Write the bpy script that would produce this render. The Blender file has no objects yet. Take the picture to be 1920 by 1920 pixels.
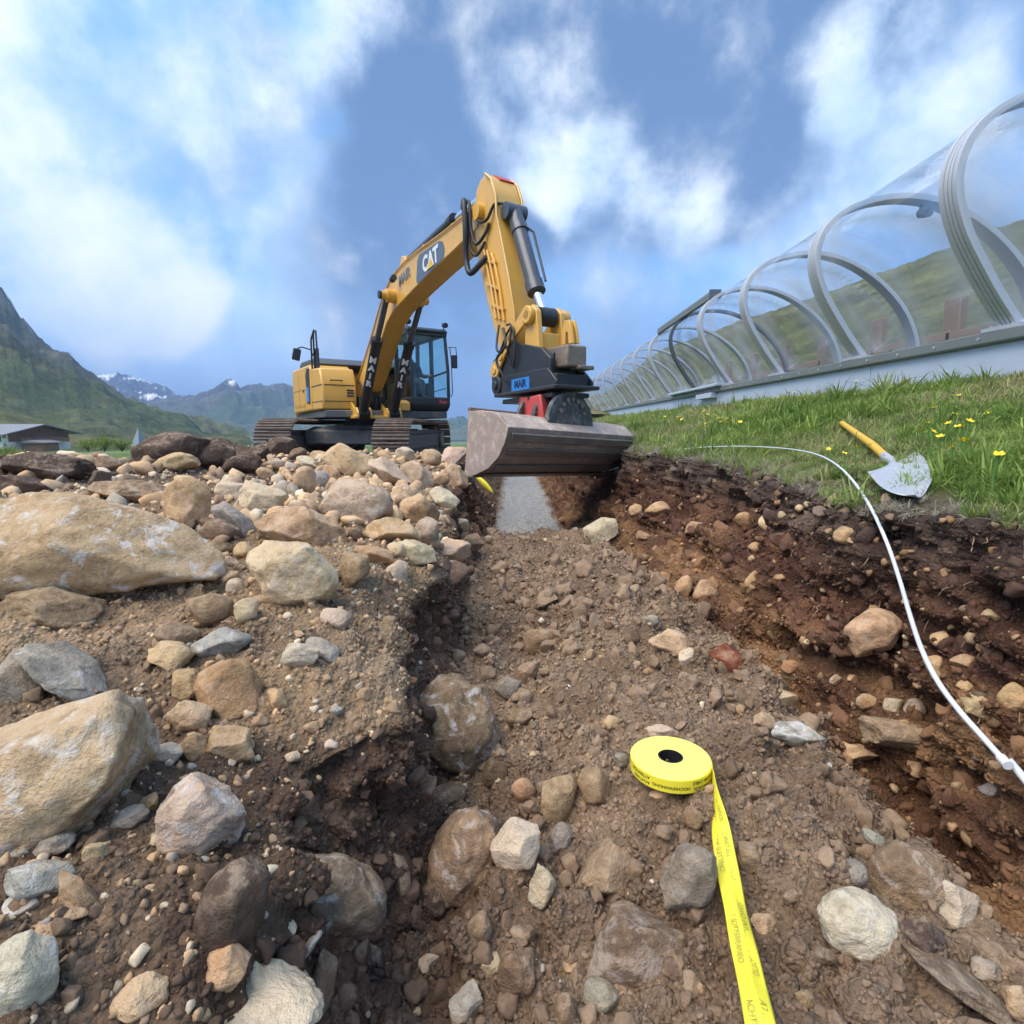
import bpy, bmesh, math, random
import numpy as np
from mathutils import Vector, Matrix
from mathutils.bvhtree import BVHTree

R = math.radians
SC = bpy.context.scene
COL = SC.collection
random.seed(7)
RNG = np.random.default_rng(11)

# ------------------------------------------------------------------ camera
PITCH = math.atan(0.16)                    # looking 9 degrees down
FOC = 1000.0                               # focal length in pixels of the 1920 px frame
cam_data = bpy.data.cameras.new("camera")
cam = bpy.data.objects.new("camera", cam_data); COL.objects.link(cam)
cam_data.sensor_width = 36.0; cam_data.sensor_fit = 'HORIZONTAL'
cam_data.lens = 36.0 * FOC / 1920.0
cam_data.clip_start = 0.02; cam_data.clip_end = 30000
cam.rotation_euler = (R(90) - PITCH, 0, 0)
SC.camera = cam

# ------------------------------------------------------------------ node helper
def nd(nt, typ, ins=None, **props):
    n = nt.nodes.new(typ)
    for k, v in props.items(): setattr(n, k, v)
    for k, v in (ins or {}).items():
        s = n.inputs[k]
        if isinstance(v, bpy.types.NodeSocket): nt.links.new(v, s)
        else: s.default_value = v
    return n
def math_(nt, op, a, b=None, c=None, clamp=False):
    ins = {0: a}
    if b is not None: ins[1] = b
    if c is not None: ins[2] = c
    return nd(nt, 'ShaderNodeMath', ins, operation=op, use_clamp=clamp).outputs[0]
def mix_(nt, f, a, b, blend='MIX'):
    n = nt.nodes.new('ShaderNodeMix'); n.data_type = 'RGBA'; n.blend_type = blend
    for i, v in ((0, f), (6, a), (7, b)):
        if isinstance(v, bpy.types.NodeSocket): nt.links.new(v, n.inputs[i])
        elif i == 0: n.inputs[0].default_value = v
        else: n.inputs[i].default_value = (*v, 1) if len(v) == 3 else v
    return n.outputs[2]
def ramp_(nt, fac, a, b, smooth=True):     # smooth step from a to b
    n = nd(nt, 'ShaderNodeMapRange', {0: fac, 1: a, 2: b, 3: 0.0, 4: 1.0})
    n.interpolation_type = 'SMOOTHSTEP' if smooth else 'LINEAR'
    return n.outputs[0]
def noise_(nt, vec, scale, detail=3.0, rough=0.55, dist=0.0):
    return nd(nt, 'ShaderNodeTexNoise', {'Vector': vec, 'Scale': scale, 'Detail': detail, 'Roughness': rough, 'Distortion': dist})

# ------------------------------------------------------------------ world: sky with broken cloud
SUN_DIR = Vector((-0.44, -0.30, 0.85)).normalized()
SUN_EL = math.asin(SUN_DIR.z); SUN_ROT = math.atan2(SUN_DIR.x, SUN_DIR.y)
def ray(px, py):
    a = (px - 960) / FOC; b = (960 - py) / FOC
    return Vector((a, math.cos(PITCH) + b * math.sin(PITCH), b * math.cos(PITCH) - math.sin(PITCH)))
world = bpy.data.worlds.new("World"); SC.world = world; world.use_nodes = True
wt = world.node_tree; wt.nodes.clear()
sky = nd(wt, 'ShaderNodeTexSky', sky_type='NISHITA', sun_disc=False, sun_elevation=SUN_EL, sun_rotation=SUN_ROT,
         altitude=2000.0, air_density=1.0, dust_density=1.6, ozone_density=2.0)
bg_sky = nd(wt, 'ShaderNodeBackground', {'Color': sky.outputs[0], 'Strength': 0.12})
tc = nd(wt, 'ShaderNodeTexCoord').outputs['Generated']
warp = noise_(wt, tc, 3.4, 2.0, 0.5)
wv = nd(wt, 'ShaderNodeVectorMath', {0: warp.outputs['Color'], 1: (0.5, 0.5, 0.5)}, operation='SUBTRACT').outputs[0]
wv = nd(wt, 'ShaderNodeVectorMath', {0: wv, 'Scale': 0.30}, operation='SCALE').outputs[0]
dirw = nd(wt, 'ShaderNodeVectorMath', {0: tc, 1: wv}, operation='ADD').outputs[0]
dirn = nd(wt, 'ShaderNodeVectorMath', {0: dirw}, operation='NORMALIZE').outputs[0]
def blobs(lst):
    acc = None
    for px, py, rad, w in lst:
        c = ray(px, py).normalized(); cr = math.cos(rad / FOC); 
        d = nd(wt, 'ShaderNodeVectorMath', {0: dirn, 1: tuple(c)}, operation='DOT_PRODUCT').outputs['Value']
        m = ramp_(wt, d, cr, 1.0 - (1.0 - cr) * 0.06)
        m = math_(wt, 'MULTIPLY', m, w)
        acc = m if acc is None else math_(wt, 'ADD', acc, m)
    return acc
# bright white cloud, dark rain cloud: where the photograph has them; noise carries the same broken cover on everywhere else
white_b = blobs([(90, 250, 330, .60), (60, 60, 240, .34), (520, 90, 210, .48), (640, 60, 120, .30), (250, 560, 150, .75), (330, 600, 110, .45), (130, 480, 160, .30),
                 (1030, 230, 130, .55), (1110, 320, 100, .35), (1200, 430, 190, .65), (1330, 400, 120, .30), (1560, 110, 90, .55),
                 (1570, 290, 130, .55), (1720, 230, 190, .60), (1860, 130, 110, .40), (400, 420, 160, .18)])
dark_b = blobs([(1180, 110, 320, 1.1), (1420, 70, 280, 1.0), (850, 110, 220, .75), (830, 330, 240, .65), (760, 500, 260, .35), (1880, 40, 140, .5), (560, 380, 230, .25),
                (1150, 620, 260, .30), (380, 170, 150, .30), (1350, 240, 170, .35), (800, 690, 230, .30), (1700, 420, 170, .15), (1830, 560, 200, .15)])
n_big = noise_(wt, tc, 2.9, 6.0, 0.58).outputs['Fac']
n_fine = noise_(wt, tc, 5.6, 14.0, 0.62).outputs['Fac']
nb = math_(wt, 'MULTIPLY_ADD', n_big, 2.0, -1.0)
nf = math_(wt, 'MULTIPLY_ADD', n_fine, 2.0, -1.0)
wsum = math_(wt, 'ADD', math_(wt, 'ADD', white_b, math_(wt, 'MULTIPLY', nb, 0.45)), math_(wt, 'MULTIPLY', nf, 1.15))
wmask = ramp_(wt, wsum, 0.06, 1.15)
dsum = math_(wt, 'ADD', math_(wt, 'SUBTRACT', dark_b, math_(wt, 'MULTIPLY', nb, 0.35)), math_(wt, 'MULTIPLY', nf, 0.9))
dmask = ramp_(wt, dsum, -0.05, 0.80)
veil = ramp_(wt, math_(wt, 'ADD', nb, math_(wt, 'MULTIPLY', nf, 1.5)), -0.7, 0.7)
c_mid = mix_(wt, veil, (0.19, 0.40, 0.78), (0.46, 0.65, 0.90))
c_dark = mix_(wt, dmask, c_mid, (0.095, 0.175, 0.33))
c_white = mix_(wt, ramp_(wt, math_(wt, 'ADD', nf, math_(wt, 'MULTIPLY', nb, 0.6)), -0.5, 0.55), (0.44, 0.60, 0.80), (0.84, 0.88, 0.90))
c_cloud = mix_(wt, wmask, c_dark, c_white)
bg_cloud = nd(wt, 'ShaderNodeBackground', {'Color': c_cloud, 'Strength': 1.0})
mixs = nd(wt, 'ShaderNodeMixShader', {0: 0.88, 1: bg_sky.outputs[0], 2: bg_cloud.outputs[0]})
nd(wt, 'ShaderNodeOutputWorld', {0: mixs.outputs[0]})

# ------------------------------------------------------------------ sun behind thin cloud
sd = bpy.data.lights.new("sun", 'SUN'); sd.energy = 2.9; sd.angle = R(52); sd.color = (1.0, 0.875, 0.72)
sun = bpy.data.objects.new("sun", sd); COL.objects.link(sun)
sun.rotation_euler = (-SUN_DIR).to_track_quat('-Z', 'Y').to_euler()

vs = SC.view_settings; SC.display_settings.display_device = 'sRGB'
vs.view_transform = 'Standard'; vs.look = 'None'; vs.exposure = 0.82; vs.gamma = 1.0; vs.use_curve_mapping = False
SC.render.engine = 'CYCLES'
SC.cycles.use_denoising = True
SC.cycles.use_adaptive_sampling = True; SC.cycles.adaptive_threshold = 0.025
SC.cycles.max_bounces = 8; SC.cycles.transparent_max_bounces = 24; SC.cycles.volume_bounces = 0
SC.cycles.sample_clamp_indirect = 6.0

# ------------------------------------------------------------------ numpy noise
def _hash(ix, iy, iz, seed):
    h = (ix.astype(np.uint32) * np.uint32(374761393) + iy.astype(np.uint32) * np.uint32(668265263)
         + iz.astype(np.uint32) * np.uint32(2147483647) + np.uint32((seed * 974711) & 0xffffffff))
    h = (h ^ (h >> np.uint32(13))) * np.uint32(1274126177)
    h = (h ^ (h >> np.uint32(16))) * np.uint32(2246822519)
    return h ^ (h >> np.uint32(15))
def vnoise(P, seed=0):                                    # smooth value noise in -1..1
    P = np.asarray(P, dtype=np.float64)
    i = np.floor(P).astype(np.int64); f = P - i
    u = f * f * f * (f * (f * 6 - 15) + 10)
    out = 0.0
    for dx in (0, 1):
        wx = u[..., 0] if dx else 1 - u[..., 0]
        for dy in (0, 1):
            wy = u[..., 1] if dy else 1 - u[..., 1]
            for dz in (0, 1):
                wz = u[..., 2] if dz else 1 - u[..., 2]
                h = _hash(i[..., 0] + dx, i[..., 1] + dy, i[..., 2] + dz, seed)
                out = out + wx * wy * wz * (h.astype(np.float64) / 2147483647.5 - 1.0)
    return out
def fbm(P, octv=4, seed=0, gain=0.5, lac=2.03):
    P = np.asarray(P, dtype=np.float64); a = 1.0; s = 0.0; t = 0.0
    for k in range(octv):
        s = s + a * vnoise(P * lac ** k + 17.3 * k, seed + k); t += a; a *= gain
    return s / t
def worley(P, seed=0):                                    # distance to nearest jittered cell point, with that cell's random value
    i = np.floor(P).astype(np.int64); best = np.full(P.shape[:-1], 9.0); val = np.zeros(P.shape[:-1])
    for dx in (-1, 0, 1):
        for dy in (-1, 0, 1):
            for dz in (-1, 0, 1):
                c = i + np.array([dx, dy, dz])
                h1 = _hash(c[..., 0], c[..., 1], c[..., 2], seed).astype(np.float64) / 4294967295.0
                h2 = _hash(c[..., 0], c[..., 1], c[..., 2], seed + 31).astype(np.float64) / 4294967295.0
                h3 = _hash(c[..., 0], c[..., 1], c[..., 2], seed + 67).astype(np.float64) / 4294967295.0
                d = (P[..., 0] - c[..., 0] - h1) ** 2 + (P[..., 1] - c[..., 1] - h2) ** 2 + (P[..., 2] - c[..., 2] - h3) ** 2
                m = d < best
                best = np.where(m, d, best); val = np.where(m, (h1 * 7.3 + h2 * 3.1) % 1.0, val)
    return np.sqrt(best), val
def sstep(a, b, x):
    t = np.clip((x - a) / (b - a), 0, 1); return t * t * (3 - 2 * t)

# ------------------------------------------------------------------ object helpers
def tag(o, label=None, cat=None, group=None, kind=None):
    if label: o['label'] = label
    if cat: o['category'] = cat
    if group: o['group'] = group
    if kind: o['kind'] = kind
    return o
def link(o, parent=None):
    COL.objects.link(o)
    if parent is not None: o.parent = parent
    return o
def empty(name, loc=(0, 0, 0), rz=0.0):
    o = bpy.data.objects.new(name, None); o.location = loc; o.rotation_euler = (0, 0, rz)
    o.empty_display_size = 0.2
    return link(o)
def mesh_np(name, V, F, mat=None, smooth=True, col=None):
    me = bpy.data.meshes.new(name)
    V = np.asarray(V, dtype=np.float32); F = np.asarray(F, dtype=np.int32)
    k = F.shape[1]
    me.vertices.add(len(V)); me.vertices.foreach_set('co', V.ravel())
    me.loops.add(F.size); me.loops.foreach_set('vertex_index', F.ravel())
    me.polygons.add(len(F)); me.polygons.foreach_set('loop_start', np.arange(0, F.size, k, dtype=np.int32))
    me.polygons.foreach_set('loop_total', np.full(len(F), k, dtype=np.int32))
    me.update(calc_edges=True)
    if smooth: me.polygons.foreach_set('use_smooth', np.ones(len(F), dtype=bool))
    if col is not None:
        a = me.attributes.new('Col', 'FLOAT_COLOR', 'POINT')
        c4 = np.ones((len(V), 4), dtype=np.float32); c4[:, :3] = col
        a.data.foreach_set('color', c4.ravel())
    if mat is not None: me.materials.append(mat)
    me.validate(); me.update()
    return me
def grid_faces(nr, nc, flip=False):
    i = np.arange(nr - 1)[:, None] * nc + np.arange(nc - 1)[None, :]
    a = i.ravel(); q = np.stack([a, a + 1, a + 1 + nc, a + nc], 1)
    return q[:, ::-1] if flip else q

class MB:
    """collects shapes, then links them as one mesh object"""
    def __init__(s): s.v = []; s.f = []
    def add(s, V, F):
        b = len(s.v); s.v += [tuple(v) for v in V]; s.f += [tuple(b + i for i in f) for f in F]; return s
    def box(s, c, d, M=None):
        x, y, z = c; a, b, e = d[0] / 2, d[1] / 2, d[2] / 2
        V = [Vector((sx * a, sy * b, sz * e)) for sx in (-1, 1) for sy in (-1, 1) for sz in (-1, 1)]
        if M is not None: V = [M @ v for v in V]
        V = [v + Vector(c) for v in V]
        return s.add(V, [(0, 1, 3, 2), (4, 6, 7, 5), (0, 4, 5, 1), (2, 3, 7, 6), (0, 2, 6, 4), (1, 5, 7, 3)])
    def bx(s, x0, x1, y0, y1, z0, z1):
        return s.box(((x0 + x1) / 2, (y0 + y1) / 2, (z0 + z1) / 2), (abs(x1 - x0), abs(y1 - y0), abs(z1 - z0)))
    def prism(s, poly, y0, y1, fn=None):          # polygon in (x, z), extruded in y
        n = len(poly); V = [(p[0], y0, p[1]) for p in poly] + [(p[0], y1, p[1]) for p in poly]
        if fn: V = [fn(*v) for v in V]
        F = [tuple(range(n)), tuple(range(2 * n - 1, n - 1, -1))] + [(i, i + n, (i + 1) % n + n, (i + 1) % n) for i in range(n)]
        return s.add(V, F)
    def prism_z(s, poly, z0, z1):
        n = len(poly); V = [(p[0], p[1], z0) for p in poly] + [(p[0], p[1], z1) for p in poly]
        return s.add(V, [tuple(range(n - 1, -1, -1)), tuple(range(n, 2 * n))] + [(i, (i + 1) % n, (i + 1) % n + n, i + n) for i in range(n)])
    def tube(s, pts, r, n=10, cap=True):
        pts = [Vector(p) for p in pts]; m = len(pts); rs = r if isinstance(r, (list, tuple)) else [r] * m
        b = len(s.v); up = None
        for i, p in enumerate(pts):
            t = (pts[min(i + 1, m - 1)] - pts[max(i - 1, 0)]).normalized()
            if up is None: up = t.orthogonal().normalized()
            else: up = (up - t * up.dot(t)).normalized()
            w = t.cross(up)
            for k in range(n):
                a = 2 * math.pi * k / n
                s.v.append(tuple(p + (up * math.cos(a) + w * math.sin(a)) * rs[i]))
        for i in range(m - 1):
            for k in range(n):
                s.f.append((b + i * n + k, b + i * n + (k + 1) % n, b + (i + 1) * n + (k + 1) % n, b + (i + 1) * n + k))
        if cap:
            s.f.append(tuple(b + k for k in range(n - 1, -1, -1))); s.f.append(tuple(b + (m - 1) * n + k for k in range(n)))
        return s
    def cyl(s, p0, p1, r, n=16): return s.tube([p0, p1], r, n)
    def build(s, name, mat, parent=None, smooth=None, bevel=0.0):
        me = bpy.data.meshes.new(name); me.from_pydata(s.v, [], s.f)
        bm = bmesh.new(); bm.from_mesh(me); bmesh.ops.recalc_face_normals(bm, faces=bm.faces); bm.to_mesh(me); bm.free()
        if mat: me.materials.append(mat)
        o = bpy.data.objects.new(name, me); link(o, parent)
        if bevel:
            m = o.modifiers.new('bevel', 'BEVEL'); m.width = bevel; m.segments = 2; m.limit_method = 'ANGLE'; m.angle_limit = R(35)
            m.harden_normals = False
        if smooth is not None or bevel:
            me.polygons.foreach_set('use_smooth', [True] * len(me.polygons))
            me.set_sharp_from_angle(angle=R(38 if smooth is None else smooth))
        return o
def smooth_path(pts, n=8):
    P = [Vector(p) for p in pts]; out = []
    for i in range(len(P) - 1):
        p0 = P[max(i - 1, 0)]; p1 = P[i]; p2 = P[i + 1]; p3 = P[min(i + 2, len(P) - 1)]
        for k in range(n):
            t = k / n
            out.append(0.5 * ((2 * p1) + (p2 - p0) * t + (2 * p0 - 5 * p1 + 4 * p2 - p3) * t * t + (3 * p1 - p0 - 3 * p2 + p3) * t ** 3))
    out.append(P[-1]); return out
def text_mesh(txt, size=1.0, bold=0.0, extr=0.0, align='CENTER', line=1.0):
    c = bpy.data.curves.new('lettering', 'FONT'); c.body = txt; c.size = size; c.offset = bold; c.extrude = extr
    c.align_x = align; c.align_y = 'CENTER'; c.space_line = line; c.resolution_u = 3
    o = bpy.data.objects.new('lettering_curve', c); COL.objects.link(o)
    bpy.context.view_layer.update()
    me = bpy.data.meshes.new_from_object(o.evaluated_get(bpy.context.evaluated_depsgraph_get()))
    bpy.data.objects.remove(o); bpy.data.curves.remove(c)
    return me
def text_obj(name, txt, M, mat, parent, size, bold=0.0, extr=0.0015, align='CENTER', line=1.0, fn=None):
    me = text_mesh(txt, size, bold, extr, align, line)
    for v in me.vertices: v.co = fn(v.co) if fn else M @ v.co
    me.name = name; me.materials.clear(); me.materials.append(mat)
    o = bpy.data.objects.new(name, me); link(o, parent); return o

# ------------------------------------------------------------------ materials
MATS = {}
def new_mat(name):
    m = bpy.data.materials.new(name); m.use_nodes = True; nt = m.node_tree; nt.nodes.clear()
    b = nt.nodes.new('ShaderNodeBsdfPrincipled'); o = nt.nodes.new('ShaderNodeOutputMaterial')
    nt.links.new(b.outputs[0], o.inputs[0]); MATS[name] = m
    return m, nt, b
def setin(nt, b, name, v):
    if isinstance(v, bpy.types.NodeSocket): nt.links.new(v, b.inputs[name])
    else: b.inputs[name].default_value = (*v, 1) if isinstance(v, tuple) and len(v) == 3 else v
def obj_vec(nt, rnd=True):
    t = nd(nt, 'ShaderNodeTexCoord').outputs['Object']
    if not rnd: return t
    r = nd(nt, 'ShaderNodeObjectInfo').outputs['Random']
    k = math_(nt, 'MULTIPLY', r, 61.0)
    return nd(nt, 'ShaderNodeVectorMath', {0: t, 1: nd(nt, 'ShaderNodeCombineXYZ', {0: k, 1: k, 2: k}).outputs[0]}, operation='ADD').outputs[0]
def painted(name, col, rough=0.45, metal=0.0, dirt=0.35, dirt_col=(0.23, 0.17, 0.12), scale=3.0, bump=0.02, coat=0.0):
    m, nt, b = new_mat(name); v = obj_vec(nt)
    n1 = noise_(nt, v, scale, 6.0, 0.65).outputs['Fac']; n2 = noise_(nt, v, scale * 9, 4.0, 0.6).outputs['Fac']
    var = mix_(nt, math_(nt, 'MULTIPLY', n1, 0.5), tuple(c * 1.08 for c in col), tuple(c * 0.82 for c in col))
    d = math_(nt, 'MULTIPLY', ramp_(nt, math_(nt, 'ADD', math_(nt, 'MULTIPLY', n1, 0.7), math_(nt, 'MULTIPLY', n2, 0.3)), 0.46, 0.68), dirt)
    setin(nt, b, 'Base Color', mix_(nt, d, var, dirt_col))
    setin(nt, b, 'Roughness', math_(nt, 'ADD', math_(nt, 'MULTIPLY', d, 0.5), rough, clamp=True))
    b.inputs['Metallic'].default_value = metal
    if coat: b.inputs['Coat Weight'].default_value = coat; b.inputs['Coat Roughness'].default_value = 0.25
    if bump: setin(nt, b, 'Normal', nd(nt, 'ShaderNodeBump', {'Strength': 0.25, 'Distance': bump, 'Height': n2}).outputs[0])
    return m
painted('yellow_paint', (0.70, 0.385, 0.06), 0.38, dirt=0.45, dirt_col=(0.50, 0.33, 0.15), coat=0.35, bump=0.0)
painted('dark_paint', (0.022, 0.025, 0.03), 0.42, dirt=0.25, dirt_col=(0.10, 0.09, 0.08), bump=0.0)
painted('black_cylinder', (0.016, 0.017, 0.02), 0.35, dirt=0.10, bump=0.0)
painted('grey_cylinder', (0.055, 0.065, 0.085), 0.35, dirt=0.15, bump=0.0, coat=0.3)
painted('hood_grey', (0.07, 0.075, 0.085), 0.5, dirt=0.2, bump=0.0)
painted('frame_grey', (0.08, 0.085, 0.09), 0.6, dirt=0.8, dirt_col=(0.27, 0.21, 0.155))
painted('track_steel', (0.15, 0.115, 0.09), 0.7, metal=0.0, dirt=0.95, dirt_col=(0.34, 0.26, 0.20), scale=7, bump=0.03)
painted('chrome', (0.72, 0.74, 0.77), 0.12, metal=1.0, dirt=0.05, bump=0.0)
painted('hose_rubber', (0.02, 0.022, 0.026), 0.5, dirt=0.1, bump=0.0)
painted('red_paint', (0.52, 0.055, 0.05), 0.45, dirt=0.3, bump=0.0)
painted('bucket_steel', (0.34, 0.27, 0.225), 0.6, metal=0.0, dirt=1.0, dirt_col=(0.64, 0.54, 0.46), scale=8.5, bump=0.06)
painted('edge_steel', (0.20, 0.16, 0.13), 0.5, metal=0.3, dirt=0.8, dirt_col=(0.36, 0.28, 0.21), scale=7, bump=0.03)
painted('mud_steel', (0.06, 0.065, 0.07), 0.5, metal=0.2, dirt=0.9, dirt_col=(0.33, 0.31, 0.29), scale=11, bump=0.03)
painted('white_lettering', (0.72, 0.73, 0.74), 0.5, dirt=0.05, bump=0.0)
painted('grey_lettering', (0.17, 0.18, 0.21), 0.5, dirt=0.05, bump=0.0)
painted('decal_blue', (0.085, 0.13, 0.20), 0.45, dirt=0.12, bump=0.0)
painted('sticker_blue', (0.02, 0.22, 0.62), 0.45, dirt=0.1, bump=0.0)
painted('sticker_dark', (0.012, 0.03, 0.09), 0.45, dirt=0.0, bump=0.0)
painted('decal_yellow', (0.75, 0.45, 0.03), 0.45, dirt=0.0, bump=0.0)
painted('galvanised', (0.58, 0.60, 0.63), 0.5, metal=0.35, dirt=0.12, dirt_col=(0.4, 0.4, 0.4), bump=0.0)
painted('aluminium_dark', (0.14, 0.15, 0.17), 0.4, metal=0.6, dirt=0.1, bump=0.0)
painted('beam_grey', (0.24, 0.265, 0.25), 0.5, metal=0.35, dirt=0.2, bump=0.0)
painted('panel_white', (0.55, 0.63, 0.74), 0.42, metal=0.1, dirt=0.12, dirt_col=(0.42, 0.43, 0.42), bump=0.0)
painted('wood_brown', (0.20, 0.11, 0.065), 0.75, dirt=0.4, dirt_col=(0.07, 0.035, 0.02), scale=1.2)
painted('fence_wood', (0.24, 0.16, 0.10), 0.8, dirt=0.4, dirt_col=(0.14, 0.1, 0.07), scale=2)
painted('plaster_white', (0.74, 0.75, 0.77), 0.8, dirt=0.1)
painted('roof_slate', (0.20, 0.205, 0.22), 0.5, dirt=0.3, dirt_col=(0.17, 0.17, 0.18), scale=1.0)
painted('window_dark', (0.03, 0.035, 0.045), 0.15, dirt=0.0, bump=0.0)
painted('tent_grey', (0.20, 0.24, 0.28), 0.6, dirt=0.1, bump=0.0)
painted('car_white', (0.7, 0.72, 0.74), 0.3, dirt=0.05, bump=0.0)
painted('car_blue', (0.25, 0.36, 0.45), 0.3, dirt=0.05, bump=0.0)
painted('tape_yellow', (0.86, 0.76, 0.05), 0.42, dirt=0.10, dirt_col=(0.80, 0.62, 0.03), scale=14, bump=0.0)
painted('tape_side', (0.88, 0.82, 0.16), 0.5, dirt=0.20, dirt_col=(0.84, 0.74, 0.10), scale=25, bump=0.0)
painted('tape_print', (0.03, 0.03, 0.02), 0.5, dirt=0.0, bump=0.0)
painted('tape_print_faint', (0.40, 0.36, 0.07), 0.5, dirt=0.0, bump=0.0)
painted('core_black', (0.012, 0.013, 0.016), 0.5, dirt=0.0, bump=0.0)
painted('cable_white', (0.66, 0.71, 0.74), 0.42, dirt=0.35, dirt_col=(0.48, 0.47, 0.44), scale=10, bump=0.0)
painted('shovel_steel', (0.62, 0.62, 0.64), 0.42, metal=0.55, dirt=0.35, dirt_col=(0.42, 0.40, 0.40), scale=9, bump=0.005)
painted('shovel_yellow', (0.70, 0.42, 0.03), 0.5, dirt=0.45, dirt_col=(0.45, 0.30, 0.12), scale=9, bump=0.0)
painted('petal_yellow', (0.85, 0.62, 0.01), 0.5, dirt=0.0, bump=0.0)
painted('stem_green', (0.09, 0.19, 0.03), 0.6, dirt=0.0, bump=0.0)
painted('skin', (0.45, 0.25, 0.18), 0.5, dirt=0.0, bump=0.0)
painted('jacket', (0.03, 0.035, 0.05), 0.8, dirt=0.0, bump=0.0)
painted('hair', (0.03, 0.02, 0.015), 0.7, dirt=0.0, bump=0.0)
painted('seat_cloth', (0.03, 0.03, 0.033), 0.8, dirt=0.0, bump=0.0)
painted('red_plastic', (0.6, 0.04, 0.03), 0.4, dirt=0.0, bump=0.0)
painted('green_sign', (0.02, 0.30, 0.17), 0.5, dirt=0.0, bump=0.0)
painted('orange_cloth', (0.75, 0.16, 0.03), 0.7, dirt=0.0, bump=0.0)
painted('bark', (0.10, 0.07, 0.05), 0.9, dirt=0.2)
painted('root_fibre', (0.30, 0.21, 0.13), 0.9, dirt=0.2, bump=0.0)

def clear_sheet(name, tint, gloss=1.0, rough=0.03, milk=0.0, milk_col=(0.8, 0.85, 0.9)):
    """clear glazing: light goes straight through, Fresnel reflection on top, a little milkiness"""
    m = bpy.data.materials.new(name); m.use_nodes = True; nt = m.node_tree; nt.nodes.clear(); MATS[name] = m
    t = nd(nt, 'ShaderNodeBsdfTransparent', {0: (*tint, 1)}); g = nd(nt, 'ShaderNodeBsdfGlossy', {'Color': (1, 1, 1, 1), 'Roughness': rough})
    fc = nd(nt, 'ShaderNodeLayerWeight', {0: 0.5}).outputs['Facing']
    fr = math_(nt, 'MULTIPLY_ADD', math_(nt, 'POWER', fc, 5.0), 0.75, 0.03)
    s = nd(nt, 'ShaderNodeMixShader', {0: math_(nt, 'MULTIPLY', fr, gloss, clamp=True), 1: t.outputs[0], 2: g.outputs[0]}).outputs[0]
    if milk:
        d = nd(nt, 'ShaderNodeBsdfTranslucent', {0: (*milk_col, 1)})
        n = noise_(nt, nd(nt, 'ShaderNodeTexCoord').outputs['Object'], 1.5, 5.0, 0.6).outputs['Fac']
        s = nd(nt, 'ShaderNodeMixShader', {0: math_(nt, 'MULTIPLY', n, milk * 2), 1: s, 2: d.outputs[0]}).outputs[0]
    nd(nt, 'ShaderNodeOutputMaterial', {0: s}); return m
clear_sheet('polycarbonate', (0.965, 0.975, 0.985), 0.55, 0.02, 0.010)
clear_sheet('cab_glass', (0.86, 0.95, 0.96), 1.0, 0.02, 0.0)

def soil_material():
    m, nt, b = new_mat('soil')
    c = nd(nt, 'ShaderNodeVertexColor', layer_name='Col').outputs[0]
    v = nd(nt, 'ShaderNodeTexCoord').outputs['Object']
    n1 = noise_(nt, v, 14.0, 8.0, 0.68).outputs['Fac']; n2 = noise_(nt, v, 130.0, 4.0, 0.7).outputs['Fac']
    vo = nd(nt, 'ShaderNodeTexVoronoi', {'Vector': v, 'Scale': 105.0, 'Randomness': 1.0})
    vo2 = nd(nt, 'ShaderNodeTexVoronoi', {'Vector': v, 'Scale': 42.0, 'Randomness': 1.0})
    k = math_(nt, 'ADD', math_(nt, 'MULTIPLY', n1, 0.75), math_(nt, 'MULTIPLY', n2, 0.55))
    c1 = mix_(nt, ramp_(nt, k, 0.35, 0.95), (0.70, 0.68, 0.65), (1.34, 1.32, 1.28))
    cc = mix_(nt, 1.0, c, c1, 'MULTIPLY')
    fl = ramp_(nt, nd(nt, 'ShaderNodeSeparateColor', {0: vo.outputs['Color']}).outputs[0], 0.93, 0.97)
    cc = mix_(nt, math_(nt, 'MULTIPLY', fl, 0.55), cc, mix_(nt, 1.0, c, (2.1, 2.0, 1.85), 'MULTIPLY'))
    setin(nt, b, 'Base Color', cc); b.inputs['Roughness'].default_value = 0.95; b.inputs['Specular IOR Level'].default_value = 0.2
    h = math_(nt, 'ADD', math_(nt, 'MULTIPLY', n1, 1.0), math_(nt, 'ADD', math_(nt, 'MULTIPLY', n2, 0.35), math_(nt, 'ADD', math_(nt, 'MULTIPLY', vo.outputs['Distance'], -0.45), math_(nt, 'MULTIPLY', vo2.outputs['Distance'], -0.55))))
    setin(nt, b, 'Normal', nd(nt, 'ShaderNodeBump', {'Strength': 0.95, 'Distance': 0.026, 'Height': h}).outputs[0])
    return m
soil_material()
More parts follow.
